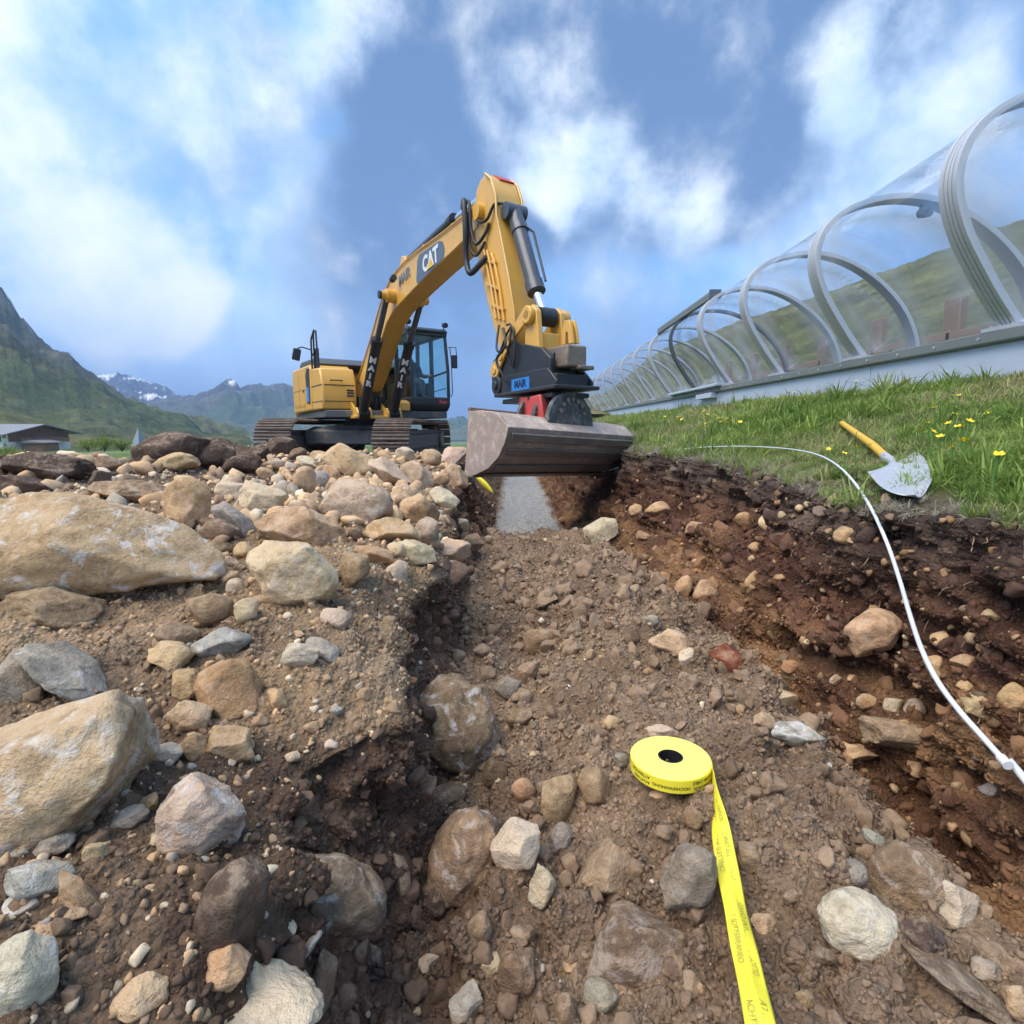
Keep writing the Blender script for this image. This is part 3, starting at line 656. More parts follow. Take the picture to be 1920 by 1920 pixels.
# --- tracks
RAD, CU, CZ = .405, 1.66, .455
def shoe_mesh():
    m = MB().bx(-.088, .088, -.365, .365, -.014, .014)
    for gx in (-.07, 0.0, .07): m.prism([(gx - .014, .014), (gx + .014, .014), (gx + .006, .048), (gx - .006, .048)], -.362, .362)
    m.bx(-.10, .10, -.12, -.07, -.055, -.014); m.bx(-.10, .10, .07, .12, -.055, -.014)
    return m
shoe0 = None
per = 4 * CU + 2 * math.pi * RAD; NS = 49
for sv in (-1, 1):
    v0 = sv * 1.16
    fr = UB().bx(-1.55, 1.55, v0 - .17, v0 + .17, .30, .60).bx(-1.2, 1.2, v0 - .12, v0 + .12, .60, .70)
    fr.prism([(1.25, .33), (1.75, .36), (1.75, .54), (1.25, .60)], v0 - .2, v0 + .2)
    tr = fr.build('track', MATS['frame_grey'], ex, bevel=.02)
    w = UB(); w.cyl((CU, v0 - .12, CZ), (CU, v0 + .12, CZ), .31, 28); w.cyl((CU, v0 - .17, CZ), (CU, v0 + .17, CZ), .12, 20); w.build('idler_wheel', MATS['track_steel'], tr, smooth=35)
    w = UB(); w.cyl((-CU, v0 - .08, CZ), (-CU, v0 + .08, CZ), .33, 28); w.cyl((-CU, v0 - .24, CZ), (-CU, v0 + .24, CZ), .2, 24); w.build('sprocket', MATS['track_steel'], tr, smooth=35)
    for k in range(7):
        w = UB(); u = -1.25 + k * .42; w.cyl((u, v0 - .19, .20), (u, v0 + .19, .20), .10, 14); w.build('track_roller', MATS['track_steel'], tr, smooth=35)
    for k in range(NS):
        d = (k + .3) / NS * per
        if d < 2 * CU: p = (CU - d, CZ + RAD + .03); ang = math.pi            # top run
        elif d < 2 * CU + math.pi * RAD: a = (d - 2 * CU) / RAD; p = (-CU - math.sin(a) * (RAD + .03), CZ + math.cos(a) * (RAD + .03)); ang = math.pi - a
        elif d < 4 * CU + math.pi * RAD: p = (-CU + d - 2 * CU - math.pi * RAD, CZ - RAD - .03); ang = 0.0
        else: a = (d - 4 * CU - math.pi * RAD) / RAD; p = (CU + math.sin(a) * (RAD + .03), CZ - math.cos(a) * (RAD + .03)); ang = -a
        sag = -.02 * math.sin(math.pi * min(1, d / (2 * CU))) if d < 2 * CU else 0
        if shoe0 is None:
            o = shoe_mesh().build('shoe', MATS['track_steel'], tr); shoe0 = o.data
        else: o = link(bpy.data.objects.new('shoe', shoe0), tr)
        # outward side of the shoe (+z of the mesh) points away from the wheels
        M = UC @ Matrix.Translation((p[0], v0, p[1] + sag)) @ Matrix.Rotation(ang - math.pi, 4, 'Y')
        o.matrix_local = M @ Matrix.Rotation(random.uniform(-.03, .03), 4, 'Y')
m = UB().bx(-.75, .75, -1.0, 1.0, .38, .72).bx(-1.0, 1.0, -.62, .62, .45, .80)
m.prism([(.70, .42), (1.15, .40), (1.15, .70), (.70, .78)], -.95, .95); m.build('car_body', MATS['frame_grey'], ex, bevel=.03)
MB().cyl((0, 0, .78), (0, 0, 1.0), .62, 40).build('swing_ring', MATS['frame_grey'], ex, smooth=30)
# --- house
MB().prism_z([(-2.3, -1.25), (1.0, -1.3), (1.15, -.9), (1.25, .2), (1.25, 1.25), (-2.3, 1.25)], .98, 1.13).build('deck', MATS['frame_grey'], ex, bevel=.02)
rb = MB().prism([(.12, 1.14), (1.0, 1.14), (1.02, 1.30), (1.02, 1.66), (.86, 1.96), (.12, 2.0)], -1.35, -.66)
box = rb.build('storage_box', YP, ex, bevel=.035)
MB().bx(1.019, 1.026, -1.30, -.70, 1.615, 1.632).bx(.10, 1.03, -1.356, -1.35, 1.615, 1.632).bx(1.019, 1.026, -1.30, -.70, 1.30, 1.312).bx(.1, 1.03, -1.356, -1.35, 1.30, 1.312).build('seam', DK, box)
v = MB()
for k in range(3): v.bx(1.021, 1.03, -.86, -.72, 1.40 + k * .055, 1.432 + k * .055)
v.build('vent', DK, box)
MB().tube([(1.03, -1.18, 1.70), (1.07, -1.18, 1.71), (1.07, -.95, 1.71), (1.03, -.95, 1.70)], .012).build('grab_bar', DK, box)
MB().prism([(.90, 1.70), (.975, 1.72), (.90, 1.86), (.80, 1.90)], -1.22, -.78).build('lid', YP, box, bevel=.012)
side = MB().prism([(-1.86, 1.12), (.10, 1.14), (.10, 2.02), (-.05, 2.10), (-1.86, 2.12)], -1.36, -.5).build('engine_panel', YP, ex, bevel=.04)
MB().prism([(-.32, 1.30), (-.02, 1.28), (.02, 2.0), (-.18, 2.04), (-.34, 1.9)], -1.372, -1.36).build('louvre_panel', DK, side)
MB().prism([(-.30, 1.34), (-.05, 1.33), (-.05, 1.62), (-.30, 1.66)], -1.378, -1.372).build('blue_decal', MATS['sticker_blue'], side)
MB().prism([(-1.7, 1.24), (-.5, 1.24), (-.5, 1.98), (-1.6, 1.98)], -1.37, -1.36).build('side_door', YP, side, bevel=.01)
MB().bx(-1.10, -1.085, -1.3715, -1.37, 1.24, 1.98).bx(-1.72, -.48, -1.3715, -1.37, 1.60, 1.612).build('seam', DK, side)
MB().bx(-.66, -.54, -1.385, -1.37, 1.55, 1.59).build('door_handle', DK, side)
for k in range(6): MB().cyl((-1.65 + k * .22, -1.37, 1.28), (-1.65 + k * .22, -1.378, 1.28), .012, 8).build('bolt', DK, side)
MB().bx(-1.86, -.5, -.5, 1.30, 1.13, 2.0).build('engine_bay', YP, ex, bevel=.05)
MB().prism([(-1.8, 2.10), (-.15, 2.10), (-.05, 2.14), (-.30, 2.28), (-1.6, 2.32), (-1.8, 2.25)], -1.2, .95).build('engine_hood', MATS['hood_grey'], ex, bevel=.05)
MB().cyl((-1.2, .4, 2.3), (-1.2, .4, 2.62), .06).build('exhaust', DK, ex, smooth=40)
cw = [(-1.9, -1.33), (-1.9, 1.33), (-2.25, 1.30), (-2.55, .95), (-2.68, .4), (-2.68, -.4), (-2.55, -.95), (-2.25, -1.30)]
MB().prism_z(cw, 1.06, 2.05).build('counterweight', YP, ex, bevel=.08)
rail = MB()
for f0 in (.10, .34): rail.tube([(f0, -1.31, 1.98), (f0 + .03, -1.31, 2.52 + f0 * .4), (f0 + .10, -1.31, 2.60 + f0 * .4)], .018)
rail.tube([(.10, -1.31, 2.25), (.60, -1.31, 2.35)], .016); rail.tube([(.20, -1.31, 2.62), (.44, -1.31, 2.74), (.60, -1.31, 2.70), (.66, -1.31, 1.98)], .018)
rail.bx(.28, .48, -1.30, -1.24, 1.98, 2.38)
rail.build('handrail', DK, ex, smooth=40)
mr = MB().tube([(.15, -1.31, 2.38), (.05, -1.48, 2.44), (.05, -1.58, 2.40)], .014).build('mirror_arm', DK, ex, smooth=40)
MB().box((.06, -1.60, 2.28), (.05, .16, .24), Matrix.Rotation(R(-12), 3, 'X')).build('mirror', DK, mr, bevel=.02)
# --- cab
cx0, cx1, cy0, cy1, cz0, cz1 = -.50, 1.30, .40, 1.30, 1.13, 2.80
floor = MB().prism([(cx0, cz0), (cx1 - .10, cz0), (cx1 + .03, cz0 + .12), (cx1 + .03, cz0 + .30), (cx0, cz0 + .30)], cy0, cy1).build('cab', DK, ex, bevel=.03)
fr = MB()
def bar(a, b, w=.05, d=.06):
    a = Vector(a); b = Vector(b); t = (b - a); M = t.to_track_quat('Z', 'Y').to_matrix(); fr.box((a + b) / 2, (w, d, t.length), M)
for y in (cy0 + .03, cy1 - .03):
    bar((cx1, y, cz0 + .28), (cx1 - .02, y, cz0 + .9), .06, .05); bar((cx1 - .02, y, cz0 + .9), (cx1 - .16, y, cz1 - .02), .06, .05)
    bar((.42, y, cz0 + .28), (.40, y, cz1 - .02), .09, .05); bar((cx0 + .04, y, cz0 + .28), (cx0 + .10, y, cz1 - .03), .09, .06)
    bar((cx1 - .02, y, cz0 + .86), (.42, y, cz0 + .80), .05, .035); bar((cx1 - .16, y, cz1 - .04), (cx0 + .1, y, cz1 - .03), .07, .07)
bar((cx1 - .15, cy0, cz1 - .04), (cx1 - .15, cy1, cz1 - .04), .08, .08)
bar((cx0 + .08, cy0, cz1 - .04), (cx0 + .08, cy1, cz1 - .04), .08, .08); bar((cx0 + .06, cy0, cz0 + .95), (cx0 + .06, cy1, cz0 + .95), .06, .05)
fr.build('cab_frame', DK, floor, bevel=.008)
MB().prism([(cx0 - .02, cz1 - .02), (cx1 - .10, cz1 - .03), (cx1 - .06, cz1 + .02), (cx1 - .16, cz1 + .08), (cx0 + .05, cz1 + .08), (cx0 - .02, cz1 + .04)], cy0 - .01, cy1 + .01).build('cab_roof', DK, floor, bevel=.03)
GL = MATS['cab_glass']
def pane(nm, pts, off):
    V = [Vector(p) for p in pts] + [Vector(p) + Vector(off) for p in pts]; n = len(pts)
    MB().add(V, [tuple(range(n)), tuple(range(2 * n - 1, n - 1, -1))] + [(i, i + n, (i + 1) % n + n, (i + 1) % n) for i in range(n)]).build(nm, GL, floor)
pane('windscreen', [(cx1, cy0 + .06, cz0 + .32), (cx1, cy1 - .06, cz0 + .32), (cx1 - .02, cy1 - .06, cz0 + .9), (cx1 - .15, cy1 - .06, cz1 - .08), (cx1 - .15, cy0 + .06, cz1 - .08), (cx1 - .02, cy0 + .06, cz0 + .9)], (-.008, 0, 0))
for y, nm in ((cy0 + .03, 'side_window'), (cy1 - .03, 'side_window')):
    pane(nm, [(.47, y, cz0 + .32), (cx1 - .04, y, cz0 + .32), (cx1 - .06, y, cz0 + .84), (.47, y, cz0 + .78)], (0, .006, 0))
    pane(nm, [(.47, y, cz0 + .83), (cx1 - .06, y, cz0 + .89), (cx1 - .19, y, cz1 - .08), (.46, y, cz1 - .08)], (0, .006, 0))
    pane(nm, [(cx0 + .10, y, cz0 + .32), (.37, y, cz0 + .32), (.36, y, cz1 - .08), (cx0 + .14, y, cz1 - .08)], (0, .006, 0))
pane('rear_window', [(cx0 + .05, cy0 + .06, cz0 + .98), (cx0 + .05, cy1 - .06, cz0 + .98), (cx0 + .09, cy1 - .06, cz1 - .09), (cx0 + .09, cy0 + .06, cz1 - .09)], (.006, 0, 0))
MB().bx(-.42, -.30, .5, 1.2, 1.43, 2.05).bx(-.1, .55, .44, .62, 1.43, 1.78).bx(-.1, .55, 1.08, 1.24, 1.43, 1.78).build('console', DK, floor, bevel=.02)
MB().prism([(-.12, 1.43), (.42, 1.43), (.45, 1.72), (.0, 1.74), (-.10, 2.38), (-.22, 2.38), (-.2, 1.6)], .62, 1.06).build('driver_seat', MATS['seat_cloth'], floor, bevel=.05)
for y in (.52, 1.16): MB().tube([(.5, y, 1.78), (.53, y, 1.95)], .02).build('joystick', DK, floor, smooth=40)
MB().tube([(cx1 + .035, .6, 1.46), (cx1 + .03, .95, 1.55), (cx1 + .01, 1.2, 1.62)], .009).build('wiper', DK, floor)
text_obj('lettering', 'Zapp', Matrix.Translation((cx1 + .034, 1.12, 1.335)) @ Matrix.Rotation(R(90), 4, 'Z') @ Matrix.Rotation(R(90), 4, 'X') @ Matrix.Shear('XZ', 4, (0, 0)), MATS['red_paint'], floor, .09, .004)
for y in (cy0 + .02, cy1 - .04):
    MB().tube([(cx1 - .2, y, cz1 + .06), (cx1 - .14, y, cz1 + .14)], .012).cyl((cx1 - .16, y, cz1 + .17), (cx1 - .06, y, cz1 + .15), .055, 16).build('work_lamp', DK, floor, smooth=40)
ma = MB().tube([(cx1 - .04, cy1, cz0 + 1.36), (cx1 - .02, cy1 + .17, cz0 + 1.38), (cx1 - .02, cy1 + .19, cz0 + 1.14)], .010).tube([(cx1, cy1 + .03, cz0 + .32), (cx1 + .03, cy1 + .05, cz0 + .40), (cx1, cy1 + .045, cz0 + 1.1), (cx1 - .03, cy1 + .03, cz0 + 1.36)], .010).build('mirror_arm', DK, floor, smooth=40)
MB().box((cx1 - .02, cy1 + .13, cz0 + 1.07), (.05, .14, .28)).build('mirror', DK, ma, bevel=.02)
# --- boom
bc, bw = -.34, .18
top = [(.30, 1.42), (.48, 1.62), (.75, 1.80), (1.3, 2.20), (1.84, 2.60), (2.15, 2.86), (2.45, 3.09), (2.80, 3.25), (3.18, 3.35), (3.6, 3.40), (4.04, 3.42), (5.0, 3.42), (5.6, 3.44), (5.95, 3.42)]
low = [(6.05, 3.30), (5.95, 3.20), (5.6, 3.16), (5.32, 3.12), (4.6, 3.03), (3.92, 2.93), (3.3, 2.83), (2.95, 2.76), (2.57, 2.62), (2.16, 2.32), (1.7, 1.92), (1.2, 1.58), (.9, 1.42), (.52, 1.34)]
boom = MB().prism(top + low, bc - bw, bc + bw).build('boom', YP, ex, bevel=.018)
rim = MB()                                                   # thin raised flange along the upper edge, both sides
for y in (bc - bw - .012, bc + bw + .012): rim.tube([(f, y, z + .005) for f, z in top[1:]], .016, 6)
rim.build('flange', YP, boom, smooth=50)
MB().cyl((3.02, bc - .42, 2.98), (3.02, bc + .42, 2.98), .075, 20).cyl((3.02, bc - .34, 2.98), (3.02, bc - .18, 2.98), .11, 20).cyl((3.02, bc + .18, 2.98), (3.02, bc + .34, 2.98), .11, 20).build('pin', YP, boom, smooth=40)
MB().cyl((3.02, bc - .46, 2.98), (3.02, bc - .40, 2.98), .065, 16).build('pin_cap', DK, boom, smooth=40)
MB().cyl((3.25, bc - .30, 3.18), (3.35, bc - .30, 3.20), .05, 14).build('work_lamp', DK, boom, smooth=40)
pipe = MB()
for k, dy in enumerate((-.10, -.04, .04, .10)): pipe.tube([(f, bc + dy, z + .045) for f, z in top[3:13]], .017, 8)
for f, z in ((1.9, 2.67), (3.0, 3.34), (4.2, 3.45), (5.2, 3.45)): pipe.box((f, bc, z + .03), (.06, .30, .03))
pipe.build('hydraulic_pipe', YP, boom, smooth=50)
# printed panels on the boom's right side
yb = bc - bw - .003
decal = MB().prism([(4.00, 3.02), (4.06, 3.30), (4.14, 3.36), (4.86, 3.36), (4.98, 3.32), (5.03, 3.22), (5.00, 3.11), (4.92, 3.09), (4.12, 2.97), (4.04, 2.97)], yb - .002, yb).build('maker_decal', MATS['decal_blue'], boom)
def side_text(nm, txt, f, z, rot, size, mat, par, y, bold=.01, sx=1.0):
    M = Matrix.Translation((f, y, z)) @ Matrix.Rotation(R(90), 4, 'X') @ Matrix.Rotation(rot, 4, 'Z') @ Matrix.Diagonal((sx, 1, 1, 1))
    return text_obj(nm, txt, M, mat, par, size, bold, .002)
side_text('lettering', 'CAT', 4.55, 3.185, R(5), .30, MATS['white_lettering'], decal, yb - .006, .012, .95)
MB().prism([(4.44, 3.07), (4.68, 3.085), (4.57, 3.20)], yb - .014, yb - .010).build('triangle_mark', MATS['decal_yellow'], decal)
side_text('lettering', 'MAIR', 3.50, 3.19, R(6), .22, MATS['grey_lettering'], boom, yb - .004, .008)
# --- boom cylinders
camdir = Vector((.953, -.304, 0.02))
for y in (bc - .31, bc + .31):
    A = Vector((1.36, y, 1.06)); Bp = Vector((2.40, y, 2.34)); E_ = Vector((3.02, y, 2.98)); ax = (Bp - A).normalized()
    cyl = MB().cyl(A - ax * .02, Bp, .092, 24).cyl(Bp - ax * .10, Bp + ax * .02, .105, 24).cyl(A + Vector((0, -.1, 0)), A + Vector((0, .1, 0)), .12, 20).build('boom_cylinder', BK, ex, smooth=40)
    MB().cyl(Bp, E_, .052, 20).build('rod', MATS['grey_cylinder'], cyl, smooth=40)
    n = (camdir - ax * camdir.dot(ax)).normalized(); rgt = ax.cross(n)
    M = Matrix(((rgt.x, ax.x, n.x, 0), (rgt.y, ax.y, n.y, 0), (rgt.z, ax.z, n.z, 0), (0, 0, 0, 1)))
    P0 = A + ax * 1.02
    def wrap(co, M=M, P0=P0, rr=.099): 
        a = co.x / rr; return P0 + (M.to_3x3() @ Vector((math.sin(a) * rr, co.y, math.cos(a) * rr + co.z)))
    text_obj('lettering', 'M\nA\nI\nR', None, MATS['white_lettering'], cyl, .165, .009, .0015, line=1.02, fn=wrap)
lug = MB()
for y in (bc - .31, bc + .31):
    for s_ in (-.13, .13): lug.prism([(1.02, .98), (1.50, .98), (1.50, 1.08), (1.40, 1.18), (1.28, 1.16), (1.02, 1.3)], y + s_ - .02, y + s_ + .02)
lug.bx(1.0, 1.42, bc - .5, bc + .5, .96, 1.02)
lug.build('cylinder_bracket', YP, ex, bevel=.012)
MB().prism([(.9, 1.13), (1.30, 1.13), (1.30, 1.30), (1.1, 1.36), (.9, 1.36)], .16, .38).build('step_box', YP, ex, bevel=.02)
for k in range(7):
    y = bc - .20 + k * .066; r_ = random.Random(k)
    MB().tube(smooth_path([(.9, y, 1.10), (1.12, y + r_.uniform(-.03, .03), 1.28 + r_.uniform(-.05, .1)), (1.0, y, 1.62 + r_.uniform(-.1, .1)), (.78, y, 1.72)], 6), .022, 8).build('hose', MATS['hose_rubber'], ex, smooth=50)
MB().bx(.72, 1.02, bc - .28, bc + .26, 1.10, 1.42).build('valve_block', DK, ex, bevel=.02)
# --- arm cylinder on top of the boom
A = Vector((3.35, bc, 3.50)); Bp = Vector((5.0, bc, 3.62)); E_ = Vector((5.97, bc, 3.66)); ax = (Bp - A).normalized()
ac = MB().cyl(A, Bp, .085, 22).cyl(Bp - ax * .12, Bp, .10, 22).build('arm_cylinder', BK, ex, smooth=40)
MB().cyl(Bp, E_, .046, 18).build('rod', MATS['chrome'], ac, smooth=40)
MB().prism([(3.05, 3.34), (3.45, 3.40), (3.36, 3.56), (3.22, 3.58)], bc - .12, bc + .12).build('bracket', YP, ac, bevel=.015)
# --- stick
st_back = [(6.04, 3.73), (5.94, 3.66), (5.85, 3.43), (5.90, 3.10), (5.97, 2.82), (6.12, 2.45), (6.28, 2.10), (6.44, 1.80), (6.50, 1.62), (6.56, 1.50)]
st_front = [(6.70, 1.48), (6.80, 1.56), (6.84, 1.80), (6.82, 2.10), (6.70, 2.50), (6.54, 2.95), (6.44, 3.22), (6.42, 3.44), (6.32, 3.64), (6.18, 3.745)]
stick = MB().prism(st_back + st_front, bc - .17, bc + .17).build('stick', YP, ex, bevel=.02)
rim = MB()
for y in (bc - .18, bc + .18): rim.tube([(f, y, z) for f, z in reversed(st_front[2:])], .016, 6)
rim.build('flange', YP, stick, smooth=50)
MB().cyl((6.05, bc - .25, 3.36), (6.05, bc + .25, 3.36), .10, 20).build('pin', YP, stick, smooth=40)
MB().prism([(6.10, 3.738), (6.18, 3.747), (6.31, 3.652), (6.325, 3.660), (6.18, 3.757), (6.10, 3.748)], bc - .06, bc + .14).build('red_cover', MATS['red_paint'], stick)
pp = MB()
for k, (dy, o_) in enumerate(((-.19, .12), (-.19, .20), (-.19, .30))):
    pp.tube([(6.03 + o_, bc + dy, 3.0 - o_ * .6), (6.10 + o_, bc + dy, 2.72), (6.22 + o_, bc + dy, 2.40), (6.32 + o_, bc + dy, 2.10 - o_ * .3)], .017, 8)
for z, f in ((2.75, 6.28), (2.45, 6.36), (2.2, 6.46)): pp.box((f, bc - .19, z), (.34, .025, .03), Matrix.Rotation(R(22), 3, 'Y'))
pp.build('hydraulic_pipe', YP, stick, smooth=50)
for k, (p, r_) in enumerate(([[(5.68, bc - .22, 3.52), (5.86, bc - .30, 3.52), (5.93, bc - .32, 3.2), (5.90, bc - .30, 2.86), (6.0, bc - .30, 2.66), (6.16, bc - .24, 2.74), (6.24, bc - .20, 2.80)], .036],
                            [[(5.75, bc - .22, 3.55), (5.94, bc - .27, 3.48), (5.99, bc - .27, 3.15), (6.08, bc - .25, 2.98), (6.22, bc - .20, 3.08), (6.30, bc - .2, 3.16)], .020],
                            [[(5.72, bc - .22, 3.45), (5.90, bc - .26, 3.35), (5.95, bc - .27, 3.0), (6.05, bc - .24, 2.86), (6.20, bc - .20, 2.98)], .018],
                            [[(6.0, bc - .20, 3.42), (6.10, bc - .23, 3.24), (6.28, bc - .22, 3.20), (6.40, bc - .18, 3.34), (6.50, bc - .10, 3.32)], .018])):
    MB().tube(smooth_path(p, 7), r_, 10).build('hose', MATS['hose_rubber'], ex, smooth=50)
# --- bucket cylinder and linkage
A = Vector((6.54, bc, 3.24)); Bp = Vector((6.99, bc, 2.30)); E_ = Vector((7.18, bc, 1.98)); ax = (E_ - A).normalized()
kc = MB().cyl(A, Bp, .090, 24).cyl(Bp - ax * .10, Bp + ax * .03, .105, 24).cyl(A + ax * .20, A + ax * .28, .10, 24).cyl(A + Vector((0, -.13, 0)), A + Vector((0, .13, 0)), .09, 18).build('bucket_cylinder', MATS['grey_cylinder'], ex, smooth=40)
MB().cyl(Bp, E_, .052, 20).build('rod', MATS['chrome'], kc, smooth=40)
MB().cyl(E_ + Vector((0, -.10, 0)), E_ + Vector((0, .10, 0)), .10, 20).build('rod_eye', DK, kc, smooth=40)
MB().tube([A + ax * .24 + Vector((.09, .06, 0)), A + ax * .24 + Vector((.14, .10, -.05)), Bp + Vector((.10, .06, .08))], .014, 8).build('pipe', DK, kc, smooth=50)
lk = MB()
for y in (bc - .16, bc + .16):
    lk.prism([(7.10, 2.07), (7.20, 2.09), (7.28, 2.02), (7.30, 1.88), (7.34, 1.60), (7.36, 1.46), (7.24, 1.42), (7.08, 1.50), (7.06, 1.78), (7.09, 1.95)], y - .035, y + .035)
    lk.prism([(6.74, 1.80), (6.80, 1.72), (7.16, 1.92), (7.24, 2.0), (7.18, 2.08), (7.08, 2.06)], y - .075 if y < bc else y + .04, y - .04 if y < bc else y + .075)
lk.bx(7.12, 7.28, bc - .13, bc + .13, 1.50, 1.80)
lk.cyl((7.18, bc - .26, 1.98), (7.18, bc + .26, 1.98), .06, 18); lk.cyl((7.18, bc + .20, 1.98), (7.18, bc + .28, 1.98), .095, 18); lk.cyl((7.18, bc - .26, 1.98), (7.18, bc - .20, 1.98), .095, 18)
lk.build('linkage', YP, ex, bevel=.012)
# --- quick coupler
cp = MB()
for y in (bc - .23, bc + .23): cp.prism([(6.30, 1.30), (6.34, 1.52), (6.56, 1.62), (6.80, 1.70), (7.05, 1.64), (7.44, 1.56), (7.62, 1.44), (7.62, 1.30), (7.0, 1.22), (6.45, 1.18)], y - .04, y + .04)
cp.bx(6.50, 7.58, bc - .20, bc + .20, 1.26, 1.50)
cpl = cp.build('quick_coupler', DK, ex, bevel=.012)
lg = MB()
for y in (bc - .30, bc + .30): lg.prism([(6.34, 1.34), (6.50, 1.30), (6.62, 1.46), (6.74, 1.58), (6.68, 1.66), (6.52, 1.54), (6.36, 1.46)], y - .02, y + .02)
lg.cyl((6.45, bc - .34, 1.40), (6.45, bc + .34, 1.40), .05, 16).cyl((6.62, bc - .34, 1.54), (6.62, bc + .34, 1.54), .045, 16)
lg.build('coupler_lug', YP, cpl, bevel=.008)
MB().bx(7.42, 7.80, bc - .16, bc + .16, 1.34, 1.56).build('coupler_block', MATS['edge_steel'], cpl, bevel=.02)
MB().bx(7.66, 7.84, bc + .0, bc + .25, 1.32, 1.36).build('coupler_lip', MATS['edge_steel'], cpl, bevel=.008)
hk = MB()
for y in (bc - .02, bc + .06): hk.prism([(7.56, 1.58), (7.56, 1.74), (7.60, 1.82), (7.68, 1.82), (7.72, 1.74), (7.76, 1.58), (7.68, 1.58), (7.66, 1.70), (7.63, 1.70), (7.62, 1.58)], y - .02, y + .02)
hk.build('lifting_eye', YP, cpl, bevel=.006)
LIFT_CP = .06
for o in [cpl] + list(cpl.children):
    for v in o.data.vertices: v.co = Vector((7.05 + (v.co.x - 7.05) * .92, bc + (v.co.y - bc) * .80, v.co.z + LIFT_CP))
# --- tilt rotator
tr = MB()
tr.prism([(6.52, 1.18), (6.55, 1.02), (7.78, 1.06), (7.80, 1.14), (7.62, 1.28), (6.60, 1.26)], bc - .30, bc - .26); tr.prism([(6.52, 1.18), (6.55, 1.02), (7.78, 1.06), (7.80, 1.14), (7.62, 1.28), (6.60, 1.26)], bc + .26, bc + .30)
tr.bx(6.56, 7.74, bc - .26, bc + .26, 1.10, 1.22); tr.prism([(6.5, 1.02), (7.84, 1.06), (7.84, 1.10), (6.5, 1.06)], bc - .36, bc + .36); tr.prism([(6.62, .94), (7.72, .98), (7.72, 1.03), (6.62, .99)], bc - .30, bc + .30)
tr.cyl((6.50, bc - .33, 1.16), (6.50, bc + .33, 1.16), .11, 22); tr.cyl((6.50, bc - .36, 1.16), (6.50, bc + .36, 1.16), .05, 16)
trr = tr.build('tilt_rotator', DK, ex, bevel=.01)
stk = MB().prism([(6.86, 1.075), (7.26, 1.085), (7.26, 1.215), (6.86, 1.205)], bc - .305, bc - .302).build('sticker', MATS['sticker_blue'], trr)
side_text('lettering', 'MAIR', 7.06, 1.147, R(1.5), .115, MATS['sticker_dark'], stk, bc - .307, .004)
for o in (trr, stk) + tuple(stk.children):
    for v in o.data.vertices: v.co = Vector((7.05 + (v.co.x - 7.05) * .90, bc + (v.co.y - bc) * .82, v.co.z + .12))
MB().tube(smooth_path([(6.75, bc - .28, 1.9), (6.86, bc - .32, 1.70), (6.70, bc - .34, 1.56), (6.78, bc - .32, 1.40), (6.84, bc - .28, 1.30)], 7), .016, 8).build('hose', MATS['hose_rubber'], ex, smooth=50)
MB().tube(smooth_path([(6.52, bc - .20, 1.98), (6.58, bc - .27, 1.72), (6.68, bc - .28, 1.66), (6.80, bc - .26, 1.84), (6.92, bc - .26, 1.88), (6.96, bc - .26, 1.62), (6.90, bc - .24, 1.45)], 7), .014, 8).build('hose', MATS['hose_rubber'], ex, smooth=50)
MB().tube(smooth_path([(6.70, bc - .20, 1.95), (6.86, bc - .25, 1.92), (6.88, bc - .27, 1.74), (6.82, bc - .27, 1.60), (6.86, bc - .24, 1.5)], 7), .013, 8).build('hose', MATS['hose_rubber'], ex, smooth=50)
# --- rotor, bucket bracket and the wide ditching bucket (swung a little and tilted down to one side)
def bk(f, l, z): return (f - .24 * (l - bc) + 0.0, l, z - .055 * (l - bc))
rt = MB().cyl((7.12, bc, 1.12), (7.12, bc, .86), .26, 30); rt.build('rotor', MATS['red_paint'], ex, smooth=35)
MB().prism([(7.16, .84), (7.24, 1.10), (7.44, 1.12), (7.52, .84)], bc - .30, bc - .20, bk).build('rotor_guard', MATS['red_paint'], ex, bevel=.02)
dm = MB()
arc = [((.37 * math.cos(a), .36 * math.sin(a) ** .9))  for a in np.linspace(0, math.pi, 15)]
for f0, f1 in ((7.60, 7.67), (7.34, 7.40), (7.04, 7.10)):
    V = [bk(f0, bc + x, .80 + z) for x, z in arc] + [bk(f1, bc + x, .80 + z) for x, z in arc]; n = len(arc)
    dm.add(V, [tuple(range(n)), tuple(range(2 * n - 1, n - 1, -1))] + [(i, i + n, (i + 1) % n + n, (i + 1) % n) for i in range(n)])
dm.prism([(7.0, .90), (7.46, .90), (7.46, 1.08), (7.0, 1.08)], bc - .20, bc + .20, bk)
dmo = dm.build('bucket_bracket', MATS['mud_steel'], ex, bevel=.01)
bt = MB()
for a in np.linspace(.35, math.pi - .35, 7): 
    p = Vector(bk(7.67, bc + .20 * math.cos(a), .88 + .20 * math.sin(a))); bt.cyl(p, p + Vector((.025, 0, 0)), .022, 8)
bt.build('bolt', MATS['edge_steel'], dmo)
L0, L1 = -1.34, .72
prof = [(7.02, .90), (7.32, .90), (7.60, .865), (7.79, .745), (7.73, .60), (7.61, .46), (7.42, .345), (7.18, .27), (6.90, .225)]
inn = [(6.90, .242), (7.17, .292), (7.405, .368), (7.585, .478), (7.70, .605), (7.755, .735), (7.585, .845), (7.32, .88), (7.02, .88)]
prof = [(f + .0, z) for f, z in prof]
bkt = MB().prism(prof + inn, L0, L1, bk).build('bucket', MATS['bucket_steel'], ex, bevel=.006)
for l in (L0, L1 - .03): MB().prism(prof + [(6.98, .56)], l - .004, l + .034, bk).build('end_plate', MATS['bucket_steel'], bkt, bevel=.006)
